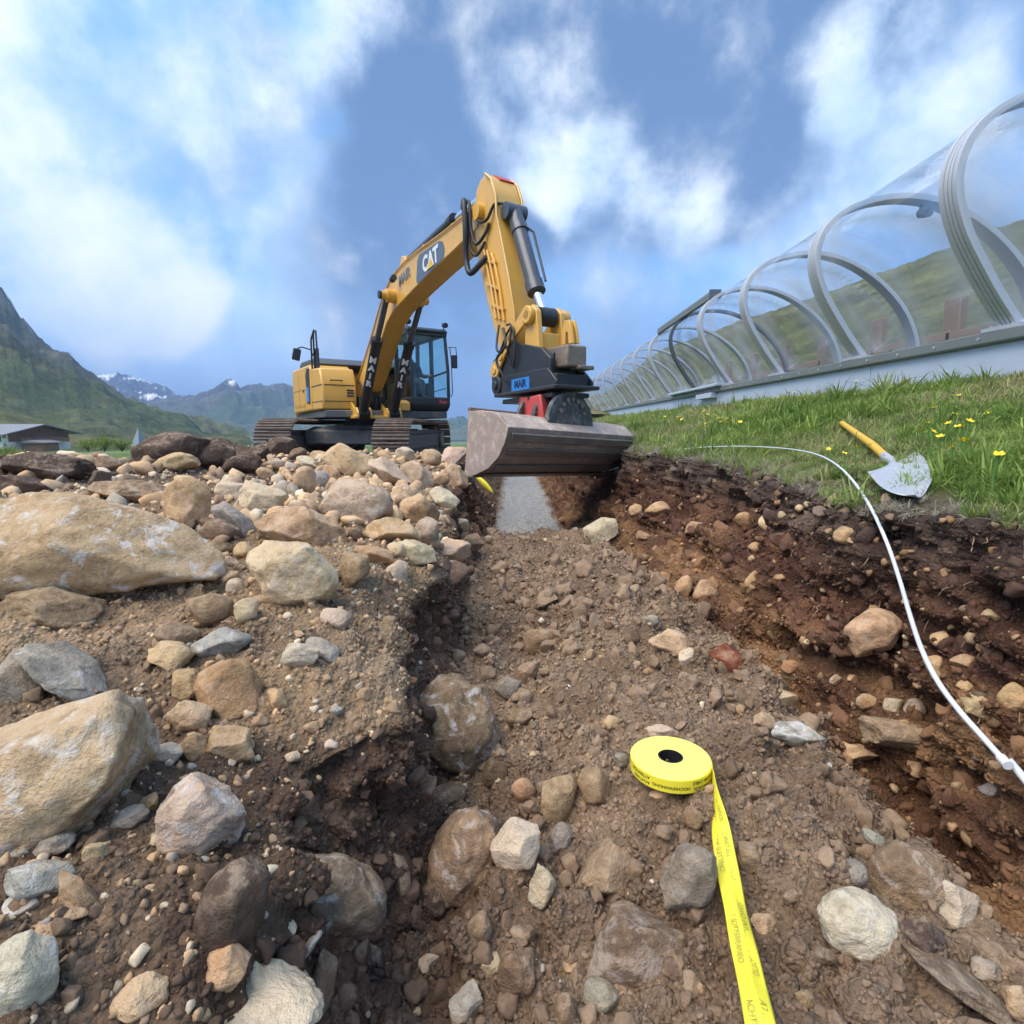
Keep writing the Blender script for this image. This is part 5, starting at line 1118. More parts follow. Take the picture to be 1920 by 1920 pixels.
# px, py, width, height, turn, colour, angularity, label, bare mineral
ROCKS = [
 (140, 1032, 560, 236, 9, 'tan', .25, 'huge dust covered boulder with white scrapes cut by the left picture edge', .75),
 (99, 1140, 162, 88, 10, 'taupe', .3, 'lens shaped brown boulder tucked under the huge dusty boulder', .1),
 (359, 948, 92, 98, -28, 'orange', .3, 'upright orange tan stone leaning beside the huge boulder', .2),
 (438, 978, 84, 74, 38, 'grey', .4, 'slanting grey slab right of the upright orange stone', .3),
 (412, 996, 82, 50, 12, 'brown', .3, 'dark brown wedge stone below the slanting grey slab', .0),
 (442, 1103, 36, 40, 0, 'pale', .2, 'small round pale pebble left of the yellow streaked boulder', .0),
 (547, 1082, 188, 138, 8, 'yellow', .45, 'big yellow and orange streaked boulder in the middle of the left bank', .35),
 (394, 1146, 88, 66, -10, 'taupe', .3, 'brown stone below the right tip of the huge boulder', .1),
 (460, 1148, 46, 56, 20, 'yellow', .3, 'yellowish stone between the brown stone and the streaked boulder', .0),
 (332, 1192, 82, 50, 5, 'brown', .3, 'brown stone in the shade under the huge boulder', .0),
 (418, 1207, 114, 66, -12, 'blue', .5, 'blue grey veined rock with pale crust on the left bank', .55),
 (320, 1230, 94, 60, 0, 'tan', .7, 'angular tan stone left of the blue grey veined rock', .0),
 (128, 1262, 150, 150, 44, 'grey', .7, 'long slanting slate slab with white edge near the left edge', .8),
 (38, 1275, 110, 110, 30, 'grey', .5, 'purple grey slab at the left edge above the lower boulder', .3),
 (62, 1466, 470, 290, -22, 'tan', .3, 'large tan boulder with white patches at the lower left edge', .6),
 (432, 1301, 110, 130, -12, 'rust', .65, 'angular orange brown block with a steep face on the left bank', .1),
 (351, 1284, 54, 58, 0, 'tan', .5, 'tan stone touching the left of the angular orange block', .0),
 (358, 1343, 74, 60, 20, 'tan', .4, 'tan stone below the left of the angular orange block', .0),
 (366, 1398, 54, 54, 0, 'tan', .5, 'cube like tan stone beside the flat orange stone', .0),
 (313, 1414, 54, 42, -14, 'pale', .4, 'pale tan stone right of the large lower left boulder', .0),
 (430, 1398, 104, 66, 14, 'orange', .6, 'flat orange stone below the angular orange block', .15),
 (518, 1312, 46, 44, 10, 'orange', .7, 'small blocky orange stone right of the angular orange block', .0),
 (374, 1532, 158, 152, 15, 'pink', .35, 'pinkish pale boulder with white spots on the dark soil', .6),
 (243, 1535, 66, 46, -18, 'grey', .2, 'oval grey tan cobble left of the pinkish boulder', .0),
 (279, 1508, 36, 44, 20, 'orange', .5, 'small orange stone above the oval cobble', .0),
 (183, 1599, 38, 42, 10, 'yellow', .8, 'small yellowish angular stone below the large lower left boulder', .0),
 (296, 1572, 48, 32, -25, 'pale', .4, 'small pale stone between the oval cobble and the pinkish boulder', .0),
 (95, 1585, 80, 50, -18, 'grey', .3, 'grey stone half buried under the large lower left boulder', .1),
 (72, 1652, 116, 70, 18, 'blue', .4, 'blue white mottled stone near the lower left edge', .7),
 (42, 1697, 74, 46, -10, 'blue', .4, 'small blue grey stone under the mottled stone', .6),
 (146, 1674, 98, 70, 28, 'taupe', .7, 'angular brown tan stone right of the mottled blue stone', .0),
 (132, 1712, 66, 24, 5, 'tan', .3, 'flat tan stone below the angular brown stone', .0),
 (88, 1746, 50, 34, 10, 'tan', .4, 'small tan stone above the white spotted boulder at the lower left', .0),
 (46, 1832, 122, 146, 18, 'white', .3, 'white spotted boulder in the lower left corner', .6),
 (416, 1808, 102, 74, 5, 'orange', .4, 'rough orange tan stone near the bottom left', .1),
 (474, 1839, 66, 62, -20, 'pale', .3, 'rough pale stone beside the blue grey shard', .0),
 (556, 1797, 96, 106, -48, 'blue', .75, 'pointed blue grey shard near the bottom edge', .5),
 (530, 1739, 52, 36, -8, 'pale', .4, 'small pale stone above the blue grey shard', .0),
 (556, 1848, 56, 60, -35, 'tan', .4, 'tan stone under the blue grey shard', .0),
 (262, 1871, 104, 72, -18, 'tan', .3, 'dusty tan cobble at the bottom left', .0),
 (430, 1905, 360, 90, -4, 'pale', .4, 'broad pale slab along the bottom edge on the left', .35),
 (438, 1700, 130, 180, 20, 'dark', .2, 'soil covered dark boulder in the edge of the left bank', .0),
 (603, 1850, 50, 150, 6, 'brown', .6, 'upright brown slab edge at the bottom of the bank', .0),
 (616, 1680, 222, 142, 14, 'brown', .15, 'brown boulder with pale right end lying in the trench bottom', .35),
 (572, 990, 178, 92, 12, 'orange', .75, 'big blocky orange tan boulder above the streaked boulder', .3),
 (672, 945, 138, 94, 12, 'pink', .4, 'pinkish flat topped boulder in the rubble with white scrapes', .5),
 (750, 931, 72, 52, 0, 'tan', .6, 'tan block right of the pinkish boulder with a white scrape', .5),
 (734, 996, 108, 52, 2, 'orange', .6, 'long orange stone below the pinkish boulder', .25),
 (803, 1001, 50, 64, 8, 'pink', .5, 'upright pinkish stone at the rim of the trench', .2),
 (663, 1072, 58, 70, 10, 'taupe', .5, 'grey tan six sided stone right of the streaked boulder', .1),
 (745, 1032, 38, 32, 0, 'yellow', .4, 'small pale yellow stone near the trench rim', .0),
 (700, 1042, 78, 40, 12, 'rust', .6, 'orange brown flat stone left of the pale yellow one', .1),
 (746, 1074, 46, 50, 20, 'pink', .7, 'pink white angular stone set in the trench rim', .3),
 (632, 1158, 56, 44, 25, 'pink', .5, 'pink stone on the tongue of soil by the trench', .2),
 (566, 1230, 66, 52, 5, 'pale', .7, 'pale pyramid shaped stone on the left bank', .0),
 (608, 1217, 66, 48, 30, 'blue', .5, 'blue grey and orange stone right of the pale pyramid stone', .5),
 (437, 921, 62, 46, -10, 'pale', .5, 'pale stone in the second row behind the grey slab', .0),
 (494, 937, 92, 62, 12, 'pale', .6, 'pale wedge shaped boulder with a shaded lower face', .0),
 (570, 905, 44, 62, -6, 'tan', .4, 'upright ribbed tan stone in the rubble', .0),
 (600, 898, 36, 34, 20, 'blue', .2, 'pale blue rounded stone beside the upright ribbed stone', .2),
 (622, 889, 36, 34, 0, 'orange', .4, 'orange tan stone under the big crest boulder', .0),
 (656, 866, 108, 66, 6, 'tan', .45, 'big tan boulder on the crest in front of the tracks', .15),
 (556, 852, 38, 28, -25, 'brown', .4, 'brown slab standing in the dark heap', .0),
 (556, 947, 28, 20, 0, 'white', .2, 'small white round stone on the blocky orange boulder', .0),
 (511, 1001, 68, 42, -25, 'taupe', .4, 'grey tan stone in front of the blocky orange boulder', .1),
 (667, 1001, 34, 32, 10, 'brown', .4, 'brown stone between the orange boulders', .0),
 (424, 1058, 44, 32, -20, 'tan', .3, 'small tan stone near the right end of the huge boulder', .0),
 (429, 1086, 42, 34, -30, 'tan', .4, 'small tan wedge above the round pale pebble', .0),
 (458, 1033, 36, 36, 0, 'tan', .3, 'round tan stone left of the yellow streaked boulder', .0),
 (418, 1031, 40, 30, 10, 'brown', .3, 'round brown stone below the dark wedge stone', .0),
 (322, 846, 136, 76, -8, 'dark', .3, 'large soil covered boulder topping the dark heap', .12),
 (402, 855, 82, 74, 10, 'dark', .3, 'dark soil clump right of the boulder on the heap', .05),
 (324, 869, 90, 44, -14, 'tan', .5, 'tan edged slab resting on the dark heap', .1),
 (155, 848, 36, 20, -15, 'pale', .4, 'pale stone on the skyline of the heap near the chalet', .0),
 (204, 872, 58, 34, 0, 'brown', .4, 'brown stone in the dark heap left of centre', .0),
 (236, 924, 150, 50, 2, 'taupe', .3, 'broad grey brown rock half buried behind the huge boulder', .35),
 (80, 878, 170, 62, 5, 'dark', .25, 'broad dark soil covered mound rock at the left edge', .08),
 (46, 912, 120, 44, 8, 'dark', .3, 'dark rock just behind the huge boulder', .0),
 (486, 852, 52, 40, 0, 'dark', .3, 'dark clump in the heap in front of the left track', .0),
 (528, 838, 56, 40, 5, 'dark', .3, 'dark clump on the crest below the left track', .0),
 (452, 872, 86, 44, -10, 'dark', .3, 'long dark clod at the foot of the heap', .0),
 (850, 826, 40, 20, 20, 'blue', .5, 'blue grey plate shaped stone beyond the rubble', .1),
 (856, 1362, 158, 206, -12, 'taupe', .14, 'egg shaped brown boulder with white streaks against the left trench wall', .85),
 (826, 1502, 100, 62, -22, 'brown', .2, 'oval brown stone below the egg shaped boulder', .0),
 (872, 1604, 142, 192, 22, 'taupe', .2, 'half buried brown boulder with white crust in the backfill', .55),
 (966, 1595, 94, 94, 12, 'pale', .8, 'cream angular stone lying on the backfill', .3),
 (1016, 1661, 52, 84, 6, 'pale', .6, 'tall cream pebble below the angular cream stone', .0),
 (1050, 1500, 76, 92, 0, 'taupe', .5, 'grey brown pyramid stone left of the tape roll', .1),
 (1114, 1472, 62, 76, -10, 'taupe', .3, 'smooth pinkish grey stone close to the tape roll', .0),
 (982, 1481, 48, 46, 0, 'rust', .2, 'small round orange brown stone in the backfill', .0),
 (1048, 1575, 52, 62, 0, 'grey', .3, 'grey stone below the grey brown pyramid stone', .35),
 (1140, 1641, 130, 100, -28, 'taupe', .6, 'flat pointed brown slab in the middle of the backfill', .1),
 (1180, 1766, 200, 132, -20, 'brown', .5, 'large wedge shaped brown slab near the bottom centre', .25),
 (1288, 1641, 108, 126, 34, 'grey', .25, 'smooth grey cobble touching the yellow tape', .15),
 (1612, 1733, 152, 118, 4, 'white', .2, 'white and cream spotted boulder at the lower right', .5),
 (968, 1824, 72, 84, 10, 'brown', .3, 'round brown stone near the bottom centre', .0),
 (872, 1888, 72, 90, 25, 'white', .5, 'cream stone with dark back at the bottom edge', .2),
 (887, 1827, 46, 42, 0, 'brown', .2, 'small round olive brown stone beside the bottom cream stones', .0),
 (924, 1808, 44, 40, -10, 'yellow', .5, 'small cream stone left of the round brown stone', .0),
 (899, 1745, 48, 60, 5, 'taupe', .4, 'grey brown stone with pale flecks above the small cream stone', .3),
 (982, 1752, 54, 28, -5, 'brown', .3, 'flat olive brown pebble in the backfill', .0),
 (951, 1290, 54, 48, 0, 'grey', .4, 'grey green stone right of the egg shaped boulder top', .0),
 (988, 1261, 58, 44, -25, 'taupe', .5, 'brown slab stone uphill of the grey green stone', .1),
 (976, 1346, 54, 42, -22, 'brown', .4, 'brown wedge stone right of the egg shaped boulder', .0),
 (930, 1448, 48, 50, 10, 'brown', .4, 'brown stone at the lower right of the egg shaped boulder', .0),
 (1240, 1371, 60, 30, 8, 'pink', .3, 'pinkish stone just behind the tape roll', .0),
 (1412, 1612, 66, 56, 15, 'taupe', .5, 'brown stone right of the yellow tape', .0),
 (1428, 1732, 48, 40, 15, 'tan', .6, 'tan stone peeking out from under the tape on its right', .0),
 (1603, 1638, 50, 44, 10, 'grey', .2, 'greenish grey round stone above the white spotted boulder', .0),
 (1638, 1573, 44, 32, 25, 'blue', .7, 'small blue grey chip in the right of the backfill', .1),
 (1302, 1537, 44, 46, 20, 'taupe', .3, 'brown pebble below right of the tape roll', .0),
 (1165, 1428, 30, 34, 0, 'grey', .3, 'small grey stone at the left side of the tape roll', .2),
 (1236, 1490, 40, 24, 0, 'tan', .4, 'tan pebble in front of the tape roll', .0),
 (818, 1690, 58, 56, 0, 'dark', .3, 'dark round stone in the trench beside the boulder with pale end', .0),
 (752, 1638, 36, 84, -8, 'taupe', .5, 'thin upright brown stone in the dark trench corner', .0),
 (690, 1790, 60, 40, 8, 'dark', .3, 'dark stone in the near left trench bottom', .0),
 (802, 1805, 44, 30, -20, 'pink', .6, 'small pink stone in the near trench bottom', .0),
 (1270, 1820, 60, 44, 10, 'brown', .3, 'brown stone left of the tape near the bottom', .0),
 (1130, 1872, 74, 56, 15, 'grey', .3, 'grey brown stone near the bottom edge in the backfill', .0),
 (1060, 1892, 44, 50, 0, 'brown', .3, 'brown pebble at the bottom edge of the backfill', .0),
 (1540, 1790, 50, 36, 0, 'brown', .3, 'brown clod stone below the white spotted boulder', .0),
 (1636, 1184, 104, 86, -28, 'orange', .5, 'big orange block set in the right trench wall', .2),
 (1366, 1238, 78, 60, 18, 'red', .4, 'dark red brown boulder at the foot of the right wall', .0),
 (1322, 1108, 46, 44, 10, 'rust', .5, 'reddish stone in the right wall', .1),
 (1412, 1092, 32, 46, 12, 'orange', .5, 'upright orange stone in the right wall', .0),
 (1283, 1102, 36, 46, 25, 'orange', .6, 'slanting orange stone left of the reddish stone', .0),
 (1126, 998, 68, 54, -20, 'pale', .8, 'flat pale slab leaning at the end of the backfill', .0),
 (1468, 1307, 56, 30, 4, 'yellow', .6, 'flat cream stone on the right slope', .0),
 (1672, 1320, 38, 30, -10, 'pale', .5, 'cream stone left of its twin on the right slope', .0),
 (1716, 1327, 36, 36, 20, 'pale', .5, 'cream stone right of its twin beside the cable', .0),
 (1842, 1330, 84, 54, 22, 'yellow', .7, 'long cream slab right of the white cable', .0),
 (1908, 1312, 46, 66, 10, 'orange', .4, 'orange stone at the right picture edge', .0),
 (1806, 1240, 56, 30, -8, 'rust', .5, 'orange brown stone right of the cable on the ledge', .0),
 (1862, 1216, 56, 36, -5, 'rust', .5, 'orange brown stone near the right edge on the ledge', .0),
 (1752, 1247, 36, 34, 0, 'orange', .4, 'small orange stone touching the cable', .0),
 (1487, 1262, 52, 26, 10, 'tan', .6, 'tan flake in the right wall below the dark hollow', .0),
 (1497, 1378, 104, 46, 6, 'blue', .4, 'blue white stone at the head of the orange ledge', .8),
 (1600, 1402, 150, 44, 4, 'orange', .6, 'split orange ledge above the dark hole', .1),
 (1690, 1375, 150, 56, 6, 'taupe', .5, 'flat brown slab roofing the dark hole', .1),
 (1786, 1692, 90, 84, 6, 'pale', .7, 'cream slab corner right of the buried boulder', .1),
 (1696, 1650, 130, 140, 8, 'taupe', .25, 'half buried brown boulder with white flecks behind the spotted boulder', .5),
 (1730, 1757, 80, 64, 14, 'dark', .5, 'dark angular stone right of the spotted boulder', .1),
 (1796, 1838, 170, 110, 32, 'brown', .4, 'long brown slab sloping down at the lower right', .1),
 (1880, 1800, 140, 80, 24, 'brown', .5, 'grey brown slab at the lower right edge', .2),
 (1908, 1876, 60, 60, 0, 'tan', .3, 'tan stone in the lower right corner', .0),
 (1852, 1822, 56, 44, 12, 'grey', .3, 'grey pebble between the two lower right slabs', .0),
 (1855, 1480, 36, 34, 15, 'blue', .8, 'small blue grey cube stone near the end of the cable', .3),
 (1715, 1441, 26, 32, 0, 'orange', .7, 'small orange stone inside the dark hole', .0),
 (1233, 955, 48, 30, -8, 'orange', .6, 'orange stone in the far right wall near the bucket', .0),
 (1192, 957, 26, 26, 0, 'orange', .5, 'small orange stone left of the far orange stone', .0),
 (1268, 1206, 92, 58, 24, 'tan', .6, 'tan slab at the right edge of the backfill', .25),
 (1286, 1232, 32, 40, 15, 'pale', .7, 'white tan chip below the tan slab', .0),
 (1222, 1166, 42, 30, 8, 'grey', .5, 'dark blue grey stone above the tan slab', .0),
 (1010, 1202, 62, 54, 8, 'taupe', .6, 'large square clod in the middle of the backfill', .0),
 (850, 1075, 60, 50, 0, 'brown', .3, 'brown stone at the far left of the backfill', .0),
 (880, 1020, 56, 38, -20, 'taupe', .4, 'brown tan stone at the left end of the grey bedding', .0),
 (862, 985, 40, 26, -5, 'pale', .3, 'pale rounded stone left of the grey bedding', .0),
 (1564, 941, 24, 32, 20, 'pink', .7, 'small pale stone under the shovel on the topsoil', .0),
]
for q in ROCKS:
    px, py, w, h, rot, col, ang, lb, pale = q
    rock(px, py, w, h, rot, col, ang, lb, pale)
# smaller stones that still can be told apart, zone by zone
ZONES = [
 (28, (570, 860, 850, 1060), (56, 120), ('tan', 'pale', 'tan', 'orange', 'pink'), .6, '', 'stones piled on the spoil bank', 1),
 (22, (380, 640, 860, 1060), (34, 84), ('tan', 'pale', 'tan', 'orange', 'pink', 'taupe'), .6, '', 'stones piled on the spoil bank', 1),
 (24, (590, 860, 835, 985), (14, 30), ('tan', 'tan', 'pale', 'taupe', 'orange'), .55, '', 'rubble stones before the tracks', 1),
 (14, (250, 640, 1165, 1430), (13, 32), ('tan', 'pale', 'taupe', 'orange', 'blue'), .5, '', 'small stones on the left bank', 0),
 (10, (0, 590, 1430, 1910), (14, 34), ('tan', 'pale', 'brown', 'taupe'), .5, '', 'small stones on the near left bank', 0),
 (20, (850, 1700, 1180, 1900), (18, 40), ('taupe', 'brown', 'taupe', 'brown', 'tan'), .4, '', 'stones in the backfill', 0),
 (38, (1200, 1900, 930, 1460), (15, 44), ('orange', 'rust', 'tan', 'orange', 'yellow'), .6, '', 'stones in the right trench wall', 0),
]
LAND = [(140, 1032, 'the huge dusty boulder'), (359, 948, 'the upright orange stone'), (547, 1082, 'the yellow streaked boulder'), (418, 1207, 'the blue grey veined rock'), (110, 1468, 'the large lower left boulder'), (432, 1301, 'the angular orange block'),
 (374, 1532, 'the pinkish boulder'), (72, 1652, 'the mottled blue stone'), (46, 1832, 'the white spotted corner boulder'), (416, 1808, 'the rough orange stone'), (556, 1797, 'the blue grey shard'), (572, 990, 'the blocky orange boulder'), (672, 945, 'the flat topped pinkish boulder'),
 (734, 996, 'the long orange stone'), (803, 1001, 'the upright rim stone'), (663, 1072, 'the six sided stone'), (566, 1230, 'the pale pyramid stone'), (656, 866, 'the big crest boulder'), (750, 931, 'the tan block'), (735, 850, 'the front of the right track'), (800, 848, 'the foot of the cab'), (838, 905, 'the left bucket corner'), (845, 860, 'the rear end of the right track'), (700, 895, 'the foot of the crest boulder'), (620, 835, 'the gap between the tracks'), (780, 895, 'the middle of the rubble slope'), (820, 960, 'the trench rim below the bucket'), (856, 1362, 'the egg shaped boulder'),
 (872, 1604, 'the half buried boulder'), (966, 1595, 'the cream angular stone'), (1050, 1500, 'the grey brown pyramid stone'), (1257, 1425, 'the tape roll'), (1140, 1641, 'the flat pointed slab'), (1180, 1766, 'the wedge shaped slab'), (1294, 1641, 'the smooth grey cobble'), (1612, 1733, 'the white spotted boulder'),
 (1010, 1202, 'the square clod'), (1636, 1184, 'the big orange wall block'), (1366, 1238, 'the dark red boulder'), (1322, 1108, 'the reddish wall stone'), (1468, 1307, 'the flat cream stone'), (1842, 1330, 'the long cream slab'), (1497, 1378, 'the blue white stone'), (1690, 1375, 'the slab over the hole'),
 (1233, 955, 'the far orange stone'), (1268, 1206, 'the tan edge slab'), (1126, 998, 'the flat pale slab'), (1696, 1650, 'the flecked buried boulder'), (1660, 990, 'the shovel rim')]
WORD = {'pink': 'pinkish', 'tan': 'tan', 'pale': 'pale', 'taupe': 'grey brown', 'orange': 'orange', 'blue': 'grey', 'brown': 'dark brown', 'rust': 'rusty', 'yellow': 'yellowish'}
def small_label(px, py, s, col):
    a = min(LAND, key=lambda q: (q[0] - px) ** 2 + (q[1] - py) ** 2); dx, dy = px - a[0], py - a[1]
    side = ('just ' if math.hypot(dx, dy) < 75 else '') + (('right of' if dx > 0 else 'left of') if abs(dx) > abs(dy) else ('below' if dy > 0 else 'above'))
    return '%s %s stone %s %s' % ('tiny' if s < 18 else 'small' if s < 27 else 'middling' if s < 45 else 'fair sized', WORD[col], side, a[2])
def clear(px, py, r):
    return all((px - a) ** 2 + (py - b) ** 2 > (r * .8 + c * .85) ** 2 for a, b, c in PLACED)
for n, (x0, x1, y0, y1), (s0, s1), cols, ang, lb, gp, persp in ZONES:
    done = 0; tries = 0; g = random.Random(n * 17)
    while done < n and tries < n * 60:
        tries += 1; px = g.uniform(x0, x1); py = g.uniform(y0, y1); s = s0 + (s1 - s0) * g.random() ** 2
        if persp: s *= .6 + 1.0 * (py - y0) / (y1 - y0)
        if not clear(px, py, s / 2 * (.45 if gp.startswith('stones piled') else 1)): continue
        if gp.startswith('stones in the right') and hit(px, py)[1] is not None and hit(px, py)[1].x < .55: continue
        if gp.startswith('stones in the backfill') and (hit(px, py)[1] is None or not (-.25 < hit(px, py)[1].x < 1.0)): continue
        cl = g.choice(cols)
        if rock(px, py, s, s * g.uniform(.6, .95), g.uniform(-35, 35), cl, ang * g.uniform(.6, 1.3), small_label(px, py, s, cl), 0.0 if g.random() < .7 else .4, group=gp): done += 1

# ------------------------------------------------------------------ masses nobody could count: clods, grit, roots
def piece_meshes(n, seed, mat, sub=2, ang=.5):
    return [mesh_np('piece', rock_verts(seed + k, ang, sub, 2.2) * [1, .85, .7], ICO[sub][1], MATS[mat], False) for k in range(n)]
VP = G.reshape(-1, 3); dist = np.linalg.norm(VP, axis=1)
area = (np.linalg.norm(np.gradient(G, axis=1), axis=-1) * np.linalg.norm(np.gradient(G, axis=0), axis=-1)).reshape(-1)
fl = dict(bank=w_bank.reshape(-1), lw=w_lw.reshape(-1), fill=(w_fill * (1 - bed)).reshape(-1), rw=w_rw.reshape(-1))
_dep = VP[:, 1] * math.cos(PITCH) - VP[:, 2] * math.sin(PITCH); _px = 960 + FOC * VP[:, 0] / np.maximum(_dep, .05); _py = 960 - FOC * (VP[:, 1] * math.sin(PITCH) + VP[:, 2] * math.cos(PITCH)) / np.maximum(_dep, .05)
under_tape = ((np.abs(_px - 1325 - (_py - 1435) * .235) < 40 + .09 * (_py - 1435)) & (_py > 1440)) | ((_px - 1257) ** 2 / 90 ** 2 + (_py - 1445) ** 2 / 70 ** 2 < 1)     # soil pressed flat where the tape lies
inview = (np.abs(VP[:, 0]) < 1.25 * VP[:, 1] + .40) & (VP[:, 1] < 13)
GCf = GC.reshape(-1, 3); Nf = Nn.reshape(-1, 3); jit = np.stack([np.gradient(G, axis=1), np.gradient(G, axis=0)], -2).reshape(-1, 2, 3)
def sample(n, wz, seed, falloff=1.7):
    g = np.random.default_rng(seed); w = area * inview * wz / np.maximum(dist, .6) ** falloff; w = w / w.sum()
    idx = g.choice(len(VP), n, p=w); u = g.uniform(-.5, .5, (n, 2)); return idx, VP[idx] + (jit[idx] * u[..., None]).sum(1), g
def mass(name, n, wz, seed, smin, smax, expo, colfun, label, cat, sub=2, ang=.5, sink=.25, falloff=1.7):
    idx, p, g = sample(n, wz * (~under_tape if smax > .012 else 1), seed, falloff); s = smin + (smax - smin) * g.uniform(0, 1, n) ** expo; s = s * np.clip(dist[idx] / 1.5, .8, 2.0)
    p = p + Nf[idx] * (s * (1 - 2 * sink) * .5)[:, None]; col = colfun(GCf[idx], g, n)
    scl = s[:, None] * g.uniform(.75, 1.25, (n, 3))
    return scatter(name, p, g.uniform(0, 6.28, (n, 3)), scl, col, g.integers(0, 9, n), piece_meshes(9, seed * 10, 'pebble', sub, ang), label, cat)
soilish = lambda c, g, n: np.clip(c * g.uniform(.90, 1.22, (n, 1)), 0, 1)
def stony(c, g, n):
    pal = np.array([PAL[k] for k in ('tan', 'pale', 'taupe', 'tan', 'orange', 'grey', 'brown', 'blue')]); return pal[g.choice(8, n, p=[.26, .14, .2, .16, .08, .07, .06, .03])] * g.uniform(.75, 1.1, (n, 1))
def rusty(c, g, n):
    pal = np.array([PAL[k] for k in ('orange', 'rust', 'tan', 'yellow', 'brown')]); return pal[g.choice(5, n, p=[.18, .42, .12, .06, .22])] * g.uniform(.35, .85, (n, 1))
mass('soil_clods', 96000, fl['fill'] * 1.0 + fl['bank'] * .5 + fl['lw'] * .6 + fl['rw'] * .5, 71, .0012, .0080, 3.2, soilish, 'crumbly brown soil clods covering the trench backfill and banks', 'soil', 2, .6, .36)
mass('soil_lumps', 5200, fl['fill'] * 1.0 + fl['bank'] * .4 + fl['lw'] * 1.6 + fl['rw'] * .6, 75, .005, .030, 3.0, soilish, 'egg sized lumps of brown soil in the backfill', 'soil', 3, .75, .48)
mass('gravel', 14000, fl['bank'] * 1.0 + fl['fill'] * .05 + fl['lw'] * .10, 72, .0014, .0120, 3.2, stony, 'loose tan grit and pebbles strewn over the left bank', 'gravel', 2, .8, .3)
mass('wall_stones', 1500, fl['rw'] * 1.0, 73, .002, .015, 3.2, rusty, 'rusty grit and small stones in the right trench wall', 'gravel', 2, .8, .4)
farw = fl['bank'] * (VP[:, 1] > 2.0) * (VP[:, 0] > -3.0) * 1.0
mass('rubble', 1500, farw, 74, .006, .034, 2.2, stony, 'loose stony rubble covering the spoil bank before the excavator', 'rubble', 2, .8, .2, 1.2)

# ================================================================== grass, flowers and roots on the right bank
def tuft(seed, nb=15, hgt=1.0, spread=.35):
    g = np.random.default_rng(seed); V = []; F = []
    for k in range(nb):
        a = g.uniform(0, 6.28); r0 = g.uniform(0, .22); b = np.array([r0 * math.cos(a), r0 * math.sin(a), -.05]); a2 = a + g.normal(0, .9)
        lean = g.uniform(.1, 1.0) * spread * 2; h = hgt * g.uniform(.5, 1.1); w = g.uniform(.018, .036)
        d = np.array([math.cos(a2), math.sin(a2), 0]); s = np.array([-math.sin(a2), math.cos(a2), 0]) * w; n0 = len(V)
        for t, ww in ((0, 1), (.4, .9), (.75, .6)):
            c = b + d * lean * t * t * h + np.array([0, 0, h * (t - .18 * lean * t * t)]); V += [c - s * ww, c + s * ww]
        V.append(b + d * lean * h + np.array([0, 0, h * (1 - .30 * lean)]))
        F += [(n0, n0 + 1, n0 + 3), (n0, n0 + 3, n0 + 2), (n0 + 2, n0 + 3, n0 + 5), (n0 + 2, n0 + 5, n0 + 4), (n0 + 4, n0 + 5, n0 + 6)]
    return mesh_np('tuft', V, F, MATS['grass_blade'], True)
TUFTS = [tuft(900 + k, 16, 1.0, .25 + .1 * k) for k in range(7)]
wg = w_gr.reshape(-1) * (VP[:, 0] < 4.55) * (VP[:, 1] > .9); edge = VP[:, 0] - np.repeat(xR, NC)
patch = fbm(VP * 1.1, 3, 131); patch2 = fbm(VP * 3.0, 3, 132)
wg = wg * np.where(edge < .28, sstep(-.1, .35, edge / .28 * .7 + patch2), 1.0) * np.where(patch2 < -.42, .25, 1.0)
_sh = hit(1690, 905)[1]; shv_d = (VP[:, 0] - _sh.x) ** 2 / .05 + (VP[:, 1] - _sh.y) ** 2 / .09
wg = wg * np.where(shv_d < 1.0, .12, 1.0)
invg = (np.abs(VP[:, 0]) < 1.08 * VP[:, 1] + .15) & (VP[:, 1] < 60)
def grass(name, n, seed, h0, h1, falloff, label, lush):
    g = np.random.default_rng(seed); w = area * invg * wg / np.maximum(dist, 1.0) ** falloff; w /= w.sum()
    idx = g.choice(len(VP), n, p=w); p = VP[idx] + (jit[idx] * g.uniform(-.5, .5, (n, 2))[..., None]).sum(1)
    h = g.uniform(h0, h1, n) * (1 + .45 * patch[idx]) * np.clip(dist[idx] / 3.5, .85, 1.9)
    q = np.clip(.5 + .9 * patch2[idx] + g.normal(0, .22, n), 0, 1)[:, None]; dry_ = (np.clip(.5 - 1.2 * patch[idx] + g.normal(0, .3, n), 0, 1) ** 3)[:, None] * (1 - lush)
    col = np.array([.12, .21, .035]) * (1 - q) + np.array([.30, .40, .09]) * q; col = col * (1 - dry_) + np.array([.46, .40, .22]) * dry_
    rot = np.stack([g.normal(0, .22, n), g.normal(0, .22, n) - .1, g.uniform(0, 6.28, n)], 1)
    s = np.stack([h * g.uniform(.8, 1.3, n), h * g.uniform(.8, 1.3, n), h], 1)
    return scatter(name, p, rot, s, col, g.integers(0, 7, n), TUFTS, label, 'grass')
grass('meadow_grass', 34000, 141, .028, .066, 1.5, 'lush green meadow grass covering the bank below the tunnel', .0)
grass('long_grass', 900, 142, .08, .14, 1.4, 'longer grass tussocks standing out of the meadow', .3)
